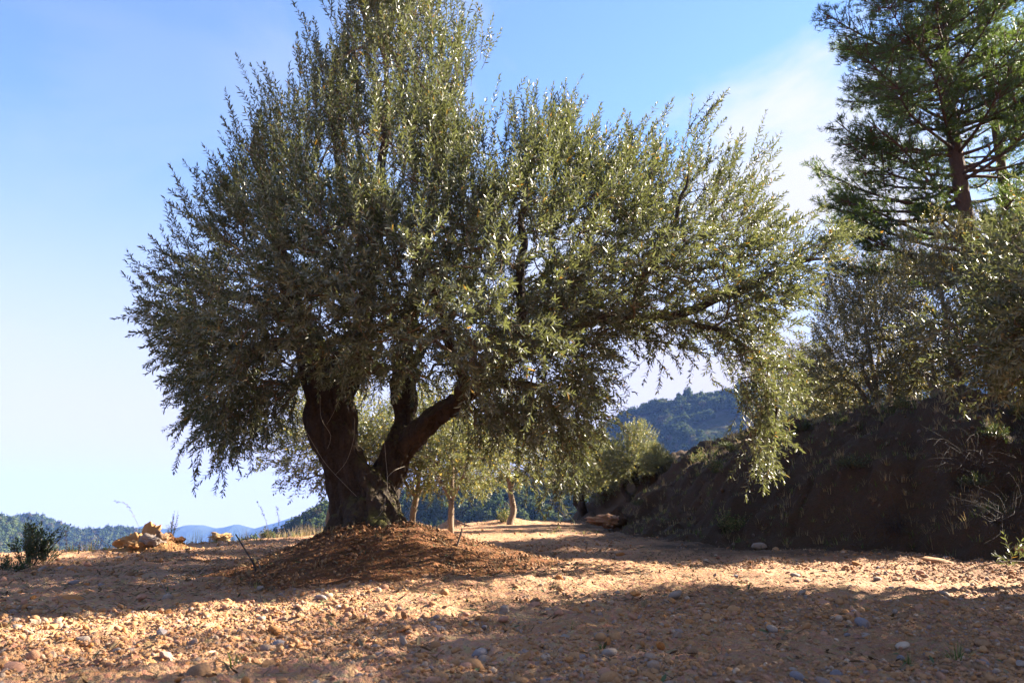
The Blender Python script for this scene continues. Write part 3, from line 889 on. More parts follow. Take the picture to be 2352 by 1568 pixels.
def tree_at(name, proto, X, Yp, Y, rz, s, label, cat='olive tree', group=None, z=None):
    p = at(X, Yp, Y)
    zz_ = float(top_z(p[0], p[1])) - 0.03 if z is None else z
    return place_tree(name, proto, (float(p[0]), float(p[1]), zz_), R(rz), s, label, cat, group)
G = 'young olive trees at the back of the terrace'
tree_at('olive_tree', bgA, 955, 1185, 14.0, 20, 0.9, 'young olive with pale straight trunk directly behind the big trunk', group=G)
tree_at('olive_tree', bgA, 1036, 1205, 12.8, 140, 0.80, 'young sunlit olive with pale trunk rising from a small earth heap', group=G)
tree_at('olive_tree', bgA, 1172, 1195, 18.5, 250, 1.05, 'thin dark trunked olive at the far terrace edge beside a yellow shrub', group=G)
tree_at('olive_tree', bgA, 765, 1200, 13.0, 80, 0.92, 'olive whose foliage shows left of the big trunk against the sky', group=G)
tree_at('olive_tree', bgB, 1455, 1190, 18.5, 30, 0.47, 'silvery bushy olive tucked against the left end of the bank', group=G)
tree_at('olive_tree', bgB, 1345, 1190, 22.0, 130, .66, 'dark grey olive in shade beyond the terrace edge', group=G)
tree_at('olive_bush', bgB, 1515, 1100, 17.6, 200, .24, 'small silvery olive bush on the low end of the bank', 'olive bush')
G2 = 'olive trees growing on top of the bank'
tree_at('olive_tree', bgC, 1890, 1000, 19.0, 70, 0.62, 'small silvery olive peeping over the bank crest', group=G2)
tree_at('olive_tree', bgD, 2010, 900, 13.5, 160, .86, 'brownish olive bush on the bank crest below the pine', group=G2)
tree_at('olive_tree', bgD, 2170, 900, 11.8, 290, .82, 'dense dark olive on the bank in front of the pine trunk', group=G2)
tree_at('olive_tree', bgC, 2430, 900, 11.6, 45, .82, 'dark olive crown cut by the right edge behind the nearer boughs', group=G2)
# sparse tall shrub tree with bare stems behind
sp = make_olive(931, 1.2, 0.07, [(0, 0, 3.3, 1.2, 1.0, 1.2), (-.6, 0, 4.2, .7, .7, .9), (.7, 0, 3.9, .8, .7, .9)], 430, 2, 0.075, 0.03, 0.045, False, L=(0.2, 0.4), up=.5, mats=(bark_young, twig_mat, holm_leaf), stems=3)
tree_at('shrub_tree', sp, 2030, 900, 18.5, 10, 0.92, 'tall thin tree with bare pale stems above the brownish olive', 'tree')

# ------------------------------------------------------------------ pines
def make_pine(seed, H, r0, n_wh, crown_from, spread, ntuft=5, needles=16, tl=0.13, dense=1.0, lopside=0.0):
    r = np.random.default_rng(seed)
    ks = np.linspace(0, 1, 14)
    P = np.stack([0.25 * np.sin(ks * 4 + seed), 0.2 * np.sin(ks * 3.1), ks * H], -1)
    P[0] = [P[0, 0], P[0, 1], -0.2]
    C = catmull(np.hstack([P, (r0 * (1 - 0.88 * ks))[:, None]]), 0.15)
    TB = Bag(); v, fl = tube(C[:, :3], C[:, 3], 12, 0.08, seed=seed); TB.add(v, fl)
    BR = Bag(); tips = []; td = []; cones = []
    for i in range(n_wh):
        h = crown_from + (1 - crown_from) * (i + r.uniform(0, .6)) / n_wh
        c = C[min(int(h * (len(C) - 1)), len(C) - 1), :3]
        for k in range(r.integers(2, 5)):
            a = r.uniform(0, 2 * np.pi)
            if vnoise(np.array([a * .9]), np.array([h * 11.]), s=seed)[0] < -.5: continue
            reach = spread * (0.35 + 0.65 * math.sin(min(1, (1.04 - h) / 0.62) * 1.45)) * r.uniform(.45, 1.2)
            reach *= 1 + lopside * max(0, -math.cos(a))
            d = np.array([math.cos(a), math.sin(a), r.uniform(-.02, .42)])
            q = np.array([c, c + d * reach * .35 + [0, 0, -.04 * reach], c + d * reach * .7 + r.normal(0, .09, 3), c + d * reach + [0, 0, .10 * reach]])
            rb = max(0.012, r0 * 0.24 * (1.2 - h))
            Q = catmull(np.hstack([q, np.array([[rb], [rb * .8], [rb * .5], [rb * .2]])]), 0.22)
            v, fl = tube(Q[:, :3], Q[:, 3], 5, 0); BR.add(v, fl)
            bare = 0.28 if h > crown_from + .18 else 0.5
            for t in np.arange(bare, 1.0, 0.065 / max(reach, .6) * 2.0):
                p0 = Q[int(t * (len(Q) - 1)), :3]
                sl = (0.62 * (1 - t) + 0.3) * reach * .5
                for sgn in (-1, 1):
                    dd = nrm(d * .7 + sgn * np.array([-d[1], d[0], 0]) * r.uniform(.4, 1.0) + r.normal(0, .22, 3) + [0, 0, .18])
                    e = p0 + dd * sl
                    m = (p0 + e) / 2 + [0, 0, -.04]
                    V1, F1 = frusta(np.array([p0, m]), np.array([m, e]), np.array([.012, .009]), np.array([.009, .005]), 4)
                    BR.add(V1, F1)
                    for z in np.linspace(.35, 1, ntuft):
                        if r.uniform() > dense: continue
                        tp = p0 + (e - p0) * z + r.normal(0, .07, 3)
                        tips.append(tp); td.append(nrm(dd + r.normal(0, .4, 3) + [0, 0, .3]))
                    if r.uniform() < .10: cones.append(p0 + (e - p0) * r.uniform(.2, .8) + [0, 0, -.05])
    tips = np.array(tips); td = np.array(td)
    n = len(tips)
    I = np.repeat(np.arange(n), needles); m = len(I)
    back = r.uniform(0, .10, m)
    base = tips[I] - td[I] * back[:, None]
    nd = nrm(td[I] * .9 + nrm(r.normal(size=(m, 3))) * .95)
    ln = tl * r.uniform(.7, 1.15, m)
    wdv = nrm(np.cross(nd, nrm(r.normal(size=(m, 3))))) * 0.0055
    V = np.stack([base - wdv, base + wdv, base + nd * ln[:, None] + wdv * .4, base + nd * ln[:, None] - wdv * .4], 1).reshape(-1, 3)
    F_ = np.arange(m * 4).reshape(-1, 4)
    tone = np.repeat(r.uniform(0, 1, n)[I] * .6 + .4 * r.uniform(0, 1, m), 4)
    LB = Bag(); LB.add(V, F_, tone)
    CB = Bag()
    for c in cones:
        Pc = np.array([c + [0, 0, .0], c + [0, 0, -.02], c + [.005, 0, -.05], c + [.01, 0, -.09]])
        v, fl = tube(Pc, [.012, .032, .028, .006], 7); CB.add(v, fl)
    print('pine needles', m)
    return dict(trunk=TB.mesh('trunk', [bark_pine]), branches=BR.mesh('branches', [bark_pine]), leaves=LB.mesh('needles', [pine_leaf], smooth=False), cones=CB.mesh('cones', [bark_pine]))
def place_pine(p, X, Yp, Y, rz, s, label):
    q = at(X, Yp, Y)
    e = empty('pine_tree', (float(q[0]), float(q[1]), float(top_z(q[0], q[1])) - .05), R(rz), s)
    tag(e, label, 'pine tree')
    obj('trunk', p['trunk'], e)
    tag(obj('branches', p['branches'], e), kind='stuff'); tag(obj('needles', p['leaves'], e), kind='stuff')
    tag(obj('cones', p['cones'], e), kind='stuff')
    return e
pineA = make_pine(41, 17.0, 0.22, 84, 0.20, 2.45, ntuft=6, needles=16, tl=.11, dense=.95, lopside=.15)
place_pine(pineA, 2305, 900, 13.3, 0, 0.80, 'tall dark pine with clumpy crown rising behind the bank')
pineB = make_pine(53, 12.0, 0.17, 16, 0.28, 2.4, ntuft=4, needles=13, dense=.8)
place_pine(pineB, 2390, 900, 14.6, 70, 0.85, 'second thinner pine trunk half hidden by the right edge')

# ------------------------------------------------------------------ hills
def hill_mat(name, c1, c2, c3, sc_=0.02):
    s = M(name); p = s.pos()
    a = s.noise(p, sc_, 6, 0.6); b = s.noise(p, sc_ * 9, 4, 0.6)
    c = s.mix(s.rng(a, .4, .6), c1, c2); c = s.mix(s.rng(b, .5, .7, 0, .6), c, c3)
    return s.surf(c, 1.0, 0.0, s.bump(b, 1.0, 3.0))
hill_green = hill_mat('wooded_hill_soil', (0.03, 0.04, 0.018), (0.055, 0.05, 0.03), (0.09, 0.065, 0.045))
hill_far = hill_mat('far_hill_woods', (0.02, 0.032, 0.018), (0.035, 0.045, 0.025), (0.03, 0.035, 0.02), 0.01)
def make_hill(name, prof, D, depth, base_drop, mat, rough, label, seed, ns=160, nt=60, back=None):
    prof = np.array(prof, float)
    s = np.linspace(0, 1, ns)
    tk = np.linspace(0, 1, len(prof))
    X = np.interp(s, tk, prof[:, 0]); Yp = np.interp(s, tk, prof[:, 1])
    ker = np.ones(5) / 5
    Yp = np.convolve(np.pad(Yp, 2, 'edge'), ker, 'valid')
    dd = prof[:, 2] if prof.shape[1] > 2 else np.full(len(prof), D)
    Dp = np.interp(s, tk, dd)
    C = at(X, Yp, Dp)
    t = np.linspace(-1, 1, nt)
    back = back or depth
    dep = np.where(t < 0, t * depth, t * back)
    Px = C[:, None, 0] + 0 * t[None]; Py = C[:, None, 1] + dep[None]
    # spurs and gullies down the face
    g = fbm(Px / (depth * .35), Py / (depth * .8), o=4, s=seed)
    z = C[:, None, 2] - base_drop * np.abs(t)[None] ** 1.15 * (1 + .0 * g) + rough * g * np.abs(t)[None] ** .7 * (1.6 - np.abs(t)[None])
    endf = np.minimum(s, 1 - s)[:, None]
    me = mesh_np(name, np.stack([Px, Py, z], -1).reshape(-1, 3), grid_faces(ns, nt)[:, ::-1], mats=[mat])
    tag(obj(name, me), label, kind='structure')
    return np.stack([Px, Py, z], -1)
h_left = make_hill('hill', [(-500, 1215), (-250, 1196), (-80, 1192), (0, 1199), (25, 1204), (58, 1191), (90, 1196), (130, 1212), (168, 1229), (202, 1226), (286, 1219), (330, 1230), (420, 1262), (700, 1320)],
                   520, 230, 95, hill_green, 12, 'wooded hill with a bare purple shoulder at the far left', 1)
h_left2 = make_hill('hill', [(-500, 1160), (-150, 1180), (0, 1200), (45, 1228), (118, 1266), (200, 1300), (300, 1340)], 330, 120, 60, hill_green, 7, 'nearer sunlit green slope at the lower left', 2)
make_hill('hill', [(150, 1250), (289, 1219), (336, 1204), (352, 1208), (375, 1212), (403, 1211), (433, 1202.5), (464, 1203), (494, 1211), (520, 1208), (544, 1201.5), (562, 1206), (585, 1211), (638, 1196), (672, 1184), (712, 1186), (800, 1195), (1000, 1190), (1300, 1200)],
          1750, 600, 230, hill_far, 20, 'blue mountain range on the left horizon', 3, ns=260)
h_mid = make_hill('hill', [(560, 1275), (655, 1245), (700, 1212), (745, 1190), (820, 1172), (950, 1150), (1100, 1125), (1300, 1110), (1500, 1105), (1700, 1100), (1900, 1095)], 150, 55, 34, hill_green, 3, 'dark wooded slope just beyond the terrace behind the young olives', 4)
h_r1 = make_hill('hill', [(1180, 1110), (1300, 1040), (1380, 990), (1430, 960), (1500, 932), (1560, 914), (1620, 902), (1680, 893), (1740, 895), (1800, 925), (1900, 960), (2100, 1000)], 340, 150, 95, hill_green, 11, 'wooded hill rising behind the bank in the gap under the boughs', 5)
h_r2 = make_hill('hill', [(1600, 990), (1700, 940), (1780, 905), (1830, 880), (1880, 853), (1930, 862), (2000, 880), (2200, 860), (2500, 840)], 520, 200, 130, hill_green, 14, 'higher hill with pointed summit behind on the right', 6)

# forest on the hills
def tree_blob(seed, w=1.0, h=1.3, n=260):
    r = np.random.default_rng(seed)
    d = nrm(r.normal(size=(n, 3))); d[:, 2] = np.abs(d[:, 2]) * 1.2 - .25
    rr = r.uniform(.55, 1, n) * (1 + .25 * fbm(d[:, 0] * 2, d[:, 1] * 2, d[:, 2] * 2, o=2, s=seed))
    c = d * rr[:, None] * [w, w, h] + [0, 0, h * .55]
    a = nrm(r.normal(size=(n, 3))); b = nrm(np.cross(a, d + r.normal(0, .3, d.shape)))
    sz = r.uniform(.12, .26, n)[:, None]
    V = np.stack([c - a * sz, c + b * sz * .8, c + a * sz, c - b * sz * .8], 1).reshape(-1, 3)
    return mesh_np('crown', V, np.arange(n * 4).reshape(-1, 4), False, {'tone': ('POINT', np.repeat(r.uniform(0, .9, n), 4))}, [wood_mat])
sw = M('wood_foliage')
rnd = sw.n('ShaderNodeObjectInfo').outputs['Random']
tn = sw.attr('tone')
cc = sw.mix(sw.rng(rnd, .25, .75), (0.03, 0.052, 0.018), (0.065, 0.085, 0.028))
cc = sw.mix(sw.rng(rnd, .9, .95), cc, (0.085, 0.065, 0.04))
vv = sw.rng(tn, 0, 1, .7, 1.3)
cc = sw.mix(1.0, cc, sw.n('ShaderNodeCombineColor', {0: vv, 1: vv, 2: vv}).outputs[0], 'MULTIPLY')
pb = sw.n('ShaderNodeBsdfPrincipled', {'Base Color': cc, 'Roughness': .9, 'Specular IOR Level': .1})
tr_ = sw.n('ShaderNodeBsdfTranslucent', {'Color': (0.08, 0.115, 0.025, 1)})
mxs = sw.n('ShaderNodeMixShader', {0: .2, 1: pb.outputs[0], 2: tr_.outputs[0]})
sw.t.links.new(mxs.outputs[0], sw.out.inputs['Surface'])
wood_mat = sw.m
# hidden source meshes for instancing live in a collection that is not linked to the scene
def source_coll(name, meshes):
    c = bpy.data.collections.new(name)
    for m_ in meshes:
        o_ = bpy.data.objects.new(m_.name, m_); c.objects.link(o_)
    return c
def scatter(name, P, rot, scl, coll, mat=None):
    me = bpy.data.meshes.new(name)
    me.vertices.add(len(P)); me.vertices.foreach_set('co', np.asarray(P, np.float32).ravel())
    for k, val in (('rot', rot), ('scl', scl)):
        a = me.attributes.new(k, 'FLOAT_VECTOR', 'POINT'); a.data.foreach_set('vector', np.asarray(val, np.float32).ravel())
    o_ = obj(name, me)
    ng = bpy.data.node_groups.new(name, 'GeometryNodeTree')
    ng.interface.new_socket('Geometry', in_out='INPUT', socket_type='NodeSocketGeometry')
    ng.interface.new_socket('Geometry', in_out='OUTPUT', socket_type='NodeSocketGeometry')
    N = ng.nodes; Lk = ng.links
    gi = N.new('NodeGroupInput'); go = N.new('NodeGroupOutput')
    ci = N.new('GeometryNodeCollectionInfo'); ci.inputs['Collection'].default_value = coll
    ci.inputs['Separate Children'].default_value = True; ci.inputs['Reset Children'].default_value = True
    ip = N.new('GeometryNodeInstanceOnPoints'); ip.inputs['Pick Instance'].default_value = True
    rv = N.new('FunctionNodeRandomValue'); rv.data_type = 'INT'
    rv.inputs[4].default_value = 0; rv.inputs[5].default_value = len(coll.objects) - 1
    ar = N.new('GeometryNodeInputNamedAttribute'); ar.data_type = 'FLOAT_VECTOR'; ar.inputs[0].default_value = 'rot'
    as_ = N.new('GeometryNodeInputNamedAttribute'); as_.data_type = 'FLOAT_VECTOR'; as_.inputs[0].default_value = 'scl'
    Lk.new(gi.outputs[0], ip.inputs['Points']); Lk.new(ci.outputs[0], ip.inputs['Instance'])
    Lk.new(rv.outputs[2], ip.inputs['Instance Index'])
    Lk.new(ar.outputs[0], ip.inputs['Rotation']); Lk.new(as_.outputs[0], ip.inputs['Scale'])
    Lk.new(ip.outputs[0], go.inputs[0])
    md = o_.modifiers.new('scatter', 'NODES'); md.node_group = ng
    return o_
crowns = source_coll('wood_crowns', [tree_blob(s_, 1, h_) for s_, h_ in ((1, 1.2), (2, 1.5), (3, 1.0), (4, 1.7))])
rf = np.random.default_rng(77)
def forest(name, H_, n, size, label, tmax=0.15, thin=0.35, seed=0, tmin=-.75):
    ns, nt_ = H_.shape[:2]
    i = rf.uniform(0, ns - 1.01, n); t = rf.uniform(tmin, tmax, n); j = (t + 1) / 2 * (nt_ - 1)
    i0 = i.astype(int); j0 = np.clip(j.astype(int), 0, nt_ - 2); fi = (i - i0)[:, None]; fj = (j - j0)[:, None]
    P = (H_[i0, j0] * (1 - fi) + H_[i0 + 1, j0] * fi) * (1 - fj) + (H_[i0, j0 + 1] * (1 - fi) + H_[i0 + 1, j0 + 1] * fi) * fj
    sc0 = np.linalg.norm(P[:, :2], axis=1)
    d = fbm(P[:, 0] / (size * 14), P[:, 1] / (size * 14), o=3, s=seed)
    k = d > -thin
    P = P[k]
    m = len(P)
    s0 = size * rf.uniform(.55, 1.2, m)[:, None]
    P[:, 2] -= 0.15 * s0[:, 0]
    o_ = scatter(name, P, np.stack([np.zeros(m), np.zeros(m), rf.uniform(0, 6.28, m)], -1), s0 * np.array([[1, 1, 1.05]]), crowns)
    tag(o_, label, 'wood', kind='stuff')
    return o_
forest('woodland', h_left, 12000, 2.0, 'pine woodland covering the far left hill', thin=.30, seed=1)
forest('woodland', h_left2, 6500, 1.7, 'sunlit pale green woodland on the nearer left slope', thin=.5, seed=2)
forest('woodland', h_mid, 5000, 1.25, 'dark woodland on the slope behind the young olives', thin=.9, seed=3, tmin=-.95)
forest('woodland', h_r1, 11000, 1.9, 'woodland on the hill seen under the right boughs', thin=.35, seed=4)
forest('woodland', h_r2, 8000, 2.5, 'woodland on the pointed summit at right', thin=.5, seed=5)

# ------------------------------------------------------------------ stones
def rock_mesh(name, seed, sub, angular, mats):
    import bmesh
    bm = bmesh.new()
    bmesh.ops.create_icosphere(bm, subdivisions=sub, radius=1)
    r = np.random.default_rng(seed)
    V = np.array([v.co[:] for v in bm.verts])
    if angular:
        for _ in range(9):
            n_ = nrm(r.normal(size=3)); c_ = r.uniform(.42, .8)
            d = V @ n_
            V = V - np.maximum(d - c_, 0)[:, None] * n_
    V = V * (1 + (.10 if angular else .13) * fbm(V[:, 0] * 1.7, V[:, 1] * 1.7, V[:, 2] * 1.7, o=3, s=seed))[:, None]
    V = V * r.uniform(.7, 1.2, 3) * [1, .85, .62]
    for v, c in zip(bm.verts, V): v.co = c
    me = bpy.data.meshes.new(name); bm.to_mesh(me); bm.free()
    me.polygons.foreach_set('use_smooth', np.full(len(me.polygons), not angular))
    for m_ in mats: me.materials.append(m_)
    return me
peb = [rock_mesh('pebble', 600 + i, 2 if i < 4 else 1, i % 2 == 1, [gravel_mat]) for i in range(8)]
peb_c = source_coll('pebbles', peb)
rp = np.random.default_rng(123)
def gravel_pts(n, y0, y1, smin_, smax_, umax=.72, power=1.0):
    # even on the ground, denser close to the viewer because only there does it show
    y = np.exp(rp.uniform(math.log(y0), math.log(y1), n))
    x = rp.uniform(-umax, umax, n) * (y + .5)
    d = fbm(x * .9, y * .9, o=3, s=15)
    k = rp.uniform(0, 1, n) < np.clip(.42 + 1.05 * d, .05, 1)
    x, y = x[k], y[k]
    s = smin_ * (smax_ / smin_) ** (rp.uniform(0, 1, len(x)) ** power)
    return x, y, s
X1, Y1, S1 = gravel_pts(190000, 1.9, 10, .0032, .014, power=1.7)
X2, Y2, S2 = gravel_pts(15000, 1.9, 14, .011, .030, power=2.2)
X3, Y3, S3 = gravel_pts(60000, 4, 22, .006, .028, power=1.8)
X = np.concatenate([X1, X2, X3]); Y = np.concatenate([Y1, Y2, Y3]); S_ = np.concatenate([S1, S2, S3])
h_, r_m = mound_h(X, Y)
e_ = np.interp(X, EDGE_X, EDGE_Y)
k = (Y < e_ + 1) & (bank_d(X, Y) < .1) & (r_m > 1.0)
X, Y, S_ = X[k], Y[k], S_[k]
Z = ground_z(X, Y) + S_ * rp.uniform(-.25, .25, len(S_))
m = len(X)
gr = scatter('gravel', np.stack([X, Y, Z], -1), np.stack([rp.normal(0, .4, m), rp.normal(0, .4, m), rp.uniform(0, 6.28, m)], -1), S_[:, None] * rp.uniform(.75, 1.25, (m, 3)), peb_c)
tag(gr, 'loose ochre and grey gravel covering the terrace', 'gravel', kind='stuff')
print('gravel', m)
# clods on the mound
m = 5200
a = rp.uniform(0, 6.28, m); q = rp.uniform(0.05, 1.05, m) ** .6
X = MC[0] + q * np.cos(a) * np.where(np.cos(a) < 0, 1.15, 1.75); Y = MC[1] + q * np.sin(a) * np.where(np.sin(a) < 0, 1.95, 1.5)
S_ = .005 * 4.5 ** (rp.uniform(0, 1, m) ** 2.2)
clod_mat = stone_mat('red_clod', [(0.17, 0.07, 0.025), (0.2, 0.095, 0.04), (0.12, 0.05, 0.02), (0.18, 0.11, 0.06)])
clods = source_coll('clods', [rock_mesh('clod', 640 + i, 1, False, [clod_mat]) for i in range(4)])
gr2 = scatter('rubble', np.stack([X, Y, surf_z(X, Y) + S_ * .4 + .008], -1), rp.uniform(0, 6.28, (m, 3)), S_[:, None] * np.ones((1, 3)), clods)
tag(gr2, 'crumbs of red earth lying on the mound round the big trunk', 'earth crumbs', kind='stuff')
# litter of stones on the bank
bank_clod = stone_mat('bank_clod', [(0.05, 0.03, 0.018), (0.07, 0.04, 0.02), (0.04, 0.03, 0.02), (0.09, 0.07, 0.055), (0.05, 0.03, 0.018), (0.06, 0.03, 0.015)], mixf=.1)
m = 7000
X = rp.uniform(1.5, 9, m); Y = rp.uniform(5, 17, m)
k = (bank_d(X, Y) > -.3) & (bank_d(X, Y) < 3.6); X, Y = X[k], Y[k]; m = len(X)
S_ = .007 * 6 ** (rp.uniform(0, 1, m) ** 2.6)
gr3 = scatter('rubble', np.stack([X, Y, bank_z(X, Y) + S_ * .2], -1), rp.uniform(0, 6.28, (m, 3)), S_[:, None] * np.ones((1, 3)), source_coll('bank_crumbs', [rock_mesh('clod', 660 + i, 1, i % 2, [bank_clod]) for i in range(4)]))
tag(gr3, 'small stones and crumbs stuck in the face of the bank', 'earth crumbs', kind='stuff')

# fallen olive leaves and bits of twig
def litter_mesh(kind):
    if kind == 0:
        V = np.array([(-1, 0, 0), (-.3, .22, .06), (.4, .2, .08), (1, 0, .0), (.4, -.2, .08), (-.3, -.22, .06)], float)
        return mesh_np('fallen_leaf', V, [np.array([(0, 5, 4, 3), (0, 3, 2, 1)])], False, {'tone': ('POINT', np.full(6, .4))}, [litter_m])
    P = np.array([(-1, 0, 0), (-.3, .12, .06), (.4, -.1, .08), (1.1, .1, 0)], float)
    v, fl = tube(P, [.05, .06, .05, .03], 4)
    return mesh_np('fallen_twig', v, fl, True, {'tone': ('POINT', np.full(len(v), .5))}, [twig_mat])
lm_ = M('fallen_leaf')
rd_ = lm_.n('ShaderNodeObjectInfo').outputs['Random']
lc_ = lm_.mix(lm_.rng(rd_, .2, .8), (0.10, 0.06, 0.03), (0.17, 0.13, 0.07))
litter_m = lm_.surf(lm_.mix(lm_.rng(rd_, .8, .85), lc_, (0.05, 0.07, 0.03)), .8, .2)
m = 9000
a = rp.uniform(0, 6.28, m); q = rp.uniform(0, 1, m) ** .7 * 3.6
X = MC[0] + q * np.cos(a) * 1.15; Y = MC[1] + q * np.sin(a)
m2 = 1500
Y2_ = np.exp(rp.uniform(math.log(2), math.log(8), m2)); X2_ = rp.uniform(-.65, .65, m2) * Y2_
X = np.concatenate([X, X2_]); Y = np.concatenate([Y, Y2_]); m = len(X)
tag(scatter('leaf_litter', np.stack([X, Y, top_z(X, Y) + .012], -1), np.stack([rp.normal(0, .35, m), rp.normal(0, .35, m), rp.uniform(0, 6.28, m)], -1), rp.uniform(.016, .034, m)[:, None] * np.ones((1, 3)),
    source_coll('litter', [litter_mesh(0), litter_mesh(0), litter_mesh(1)])), 'fallen leaves and twig bits under the olive trees', 'leaf litter', kind='stuff')

# individual stones
def dup_mesh(me, mat):
    c = me.copy(); c.materials.clear(); c.materials.append(mat); return c
shape = {}
base_r = [rock_mesh('stone', 700 + i, 2, False, []) for i in range(5)] + [rock_mesh('stone', 720 + i, 2, True, []) for i in range(5)]
for cname, mt in STONE_M.items():
    for i, b_ in enumerate(base_r):
        shape[cname, i] = dup_mesh(b_, mt)
hero_r = [rock_mesh('stone', 740 + i, 3, False, []) for i in range(4)] + [rock_mesh('stone', 760 + i, 3, True, []) for i in range(4)]
def on_ground(X, Yp):
    """point on the ground seen at reading (X, Yp)"""
    lo, hi = 1.0, 30.0
    best = None
    for yy in np.geomspace(1.2, 30, 900):
        p = at(X, Yp, yy)
        if p[2] <= float(top_z(p[0], p[1])):
            return p
    return at(X, Yp, 25.)
HERO = [ # X, Yp, width in readings, color, shape, (sx,sy,sz), label
    (1160, 1408, 34, 'grey', 4, (1, .8, 1.15), 'pointed pale grey slab standing up at the edge of the shade'),
    (1585, 1535, 50, 'orange', 1, (1.1, .7, .75), 'smooth bright orange stone at the bottom right of centre'),
    (1008, 1450, 30, 'slate', 0, (1, .9, 1.0), 'rounded bluish grey stone touching a flat grey one'),
    (972, 1458, 34, 'grey', 5, (1.1, .8, .7), 'flat grey stone beside the bluish rounded one'),
    (1225, 1395, 36, 'pink', 6, (1, .8, .9), 'reddish block at the shade edge right of the pointed slab'),
    (1262, 1405, 24, 'grey', 0, (1, .8, .8), 'small grey stone leaning on the reddish block'),
    (1457, 1370, 34, 'orange', 5, (1.1, .8, .8), 'orange lump alone on the sunlit strip'),
    (1440, 1460, 26, 'brown', 4, (.8, .8, 1.2), 'upright brown stone in the middle of the near shade'),
    (1880, 1388, 44, 'pink', 6, (1.3, .8, .4), 'flat purplish red stone at the border of sun and shade'),
    (158, 1382, 44, 'orange', 2, (1.4, .8, .6), 'long orange brown stone at the left shade border'),
    (325, 1378, 30, 'pink', 5, (1, .8, 1.0), 'pale pink pointed stone below the shaded strip on the left'),
    (405, 1372, 26, 'ochre', 0, (1.1, .8, .8), 'round ochre stone next to the thin dry stalk'),
    (38, 1450, 36, 'grey', 1, (1, .8, .9), 'grey brown boulder near the left edge beside green blades'),
    (190, 1473, 32, 'grey', 0, (1, .8, .8), 'oval grey stone low in the sunlit left foreground'),
    (25, 1548, 48, 'pink', 2, (1, .9, 1.0), 'large pinkish stone in the bottom left corner'),
    (455, 1555, 58, 'brown', 1, (1, .9, .9), 'big brown boulder cut by the bottom edge left of centre'),
    (640, 1482, 40, 'slate', 5, (1.2, .8, .6), 'dark bluish flat stone in the left part of the near shade'),
    (960, 1545, 34, 'grey', 0, (1, .8, .8), 'rounded grey stone near the bottom centre'),
    (1044, 1530, 30, 'ochre', 1, (.9, .8, 1.0), 'rounded tan stone standing by dark blue ones near the bottom'),
    (1505, 1465, 34, 'brown', 5, (1.1, .8, .8), 'chunky brown rock right of the upright brown stone'),
    (1920, 1478, 26, 'pale', 4, (1, .8, 1.0), 'whitish angular chip alone in the right shade'),
    (1745, 1262, 26, 'grey', 2, (1.1, .8, .9), 'grey stone at the foot of the bank in deep shade'),
    (2160, 1296, 56, 'ochre', 1, (1.6, .8, .5), 'long low ochre rock at the foot of the bank'),
    (2345, 1277, 30, 'ochre', 0, (.8, .8, 1.2), 'ochre rock by the leafy cut twig at the right edge'),
    (625, 1468, 14, 'slate', 6, (1.2, .8, .6), 'small flat bluish chip above the dark flat stone'),
    (2080, 1393, 22, 'orange', 0, (1.2, .8, .7), 'small orange stone on the sunlit right strip'),
    (430, 1267, 16, 'brown', 4, (.8, .8, 1.1), 'brown stone standing at the right foot of the spoil heap'),
    (1720, 1335, 14, 'orange', 4, (.8, .8, 1.1), 'small pointed orange stone on the far sunlit strip'),
    (1990, 1385, 24, 'ochre', 2, (1.3, .8, .7), 'low rounded ochre stone right of the flat purplish one'),
    (2150, 1470, 30, 'grey', 6, (1.2, .8, .7), 'dull grey lump in the shade far right'),
]
def px_size(p):
    return p[1] / (F / K)      # metres per reading at that depth
hero_mesh = {}
for (X_, Yp_, w_, cn, si, sc3, lab) in HERO:
    p = on_ground(X_, Yp_)
    s_ = w_ * px_size(p) * 0.56
    key = (cn, si)
    if key not in hero_mesh: hero_mesh[key] = dup_mesh(hero_r[si], STONE_M[cn])
    o_ = obj('stone', hero_mesh[key], None, (p[0], p[1], float(top_z(p[0], p[1])) + s_ * .30 * sc3[2]), (rp.normal(0, .15), rp.normal(0, .15), rp.uniform(-.6, .6)), tuple(s_ * c for c in sc3))
    tag(o_, lab, 'stone')
word = dict(ochre='ochre', orange='orange', grey='grey', slate='bluish slate', pink='pinkish', brown='brown', pale='whitish')
NS = 265
cnt = 0
while cnt < NS:
    y = math.exp(rp.uniform(math.log(2.2), math.log(9.5)))
    x = rp.uniform(-.66, .66) * y
    if mound_h(np.array([x]), np.array([y]))[1][0] < 1.02 or bank_d(np.array([x]), np.array([y]))[0] > 0 or y > np.interp(x, EDGE_X, EDGE_Y): continue
    cn = rp.choice(['ochre', 'orange', 'grey', 'slate', 'pink', 'brown', 'pale'], p=[.26, .13, .18, .12, .15, .10, .06])
    i = int(rp.integers(0, 10))
    s_ = float(0.016 * (2.4 ** (rp.uniform() ** 1.5)) * (0.75 + y / 12))
    zc = gz(x, y)
    o_ = obj('stone', shape[cn, i], None, (x, y, zc + s_ * .30 + .006), (rp.normal(0, .25), rp.normal(0, .25), rp.uniform(0, 6.28)), tuple(s_ * c for c in (rp.uniform(.8, 1.25), rp.uniform(.8, 1.1), rp.uniform(.7, 1.1))))
    big_ = 'fist sized' if s_ > .032 else 'small'
    form = 'rounded' if i < 5 else 'angular'
    tag(o_, f'{big_} {form} {word[cn]} stone among the gravel', 'stone', f'{big_} {form} {word[cn]} stones among the gravel')
    cnt += 1

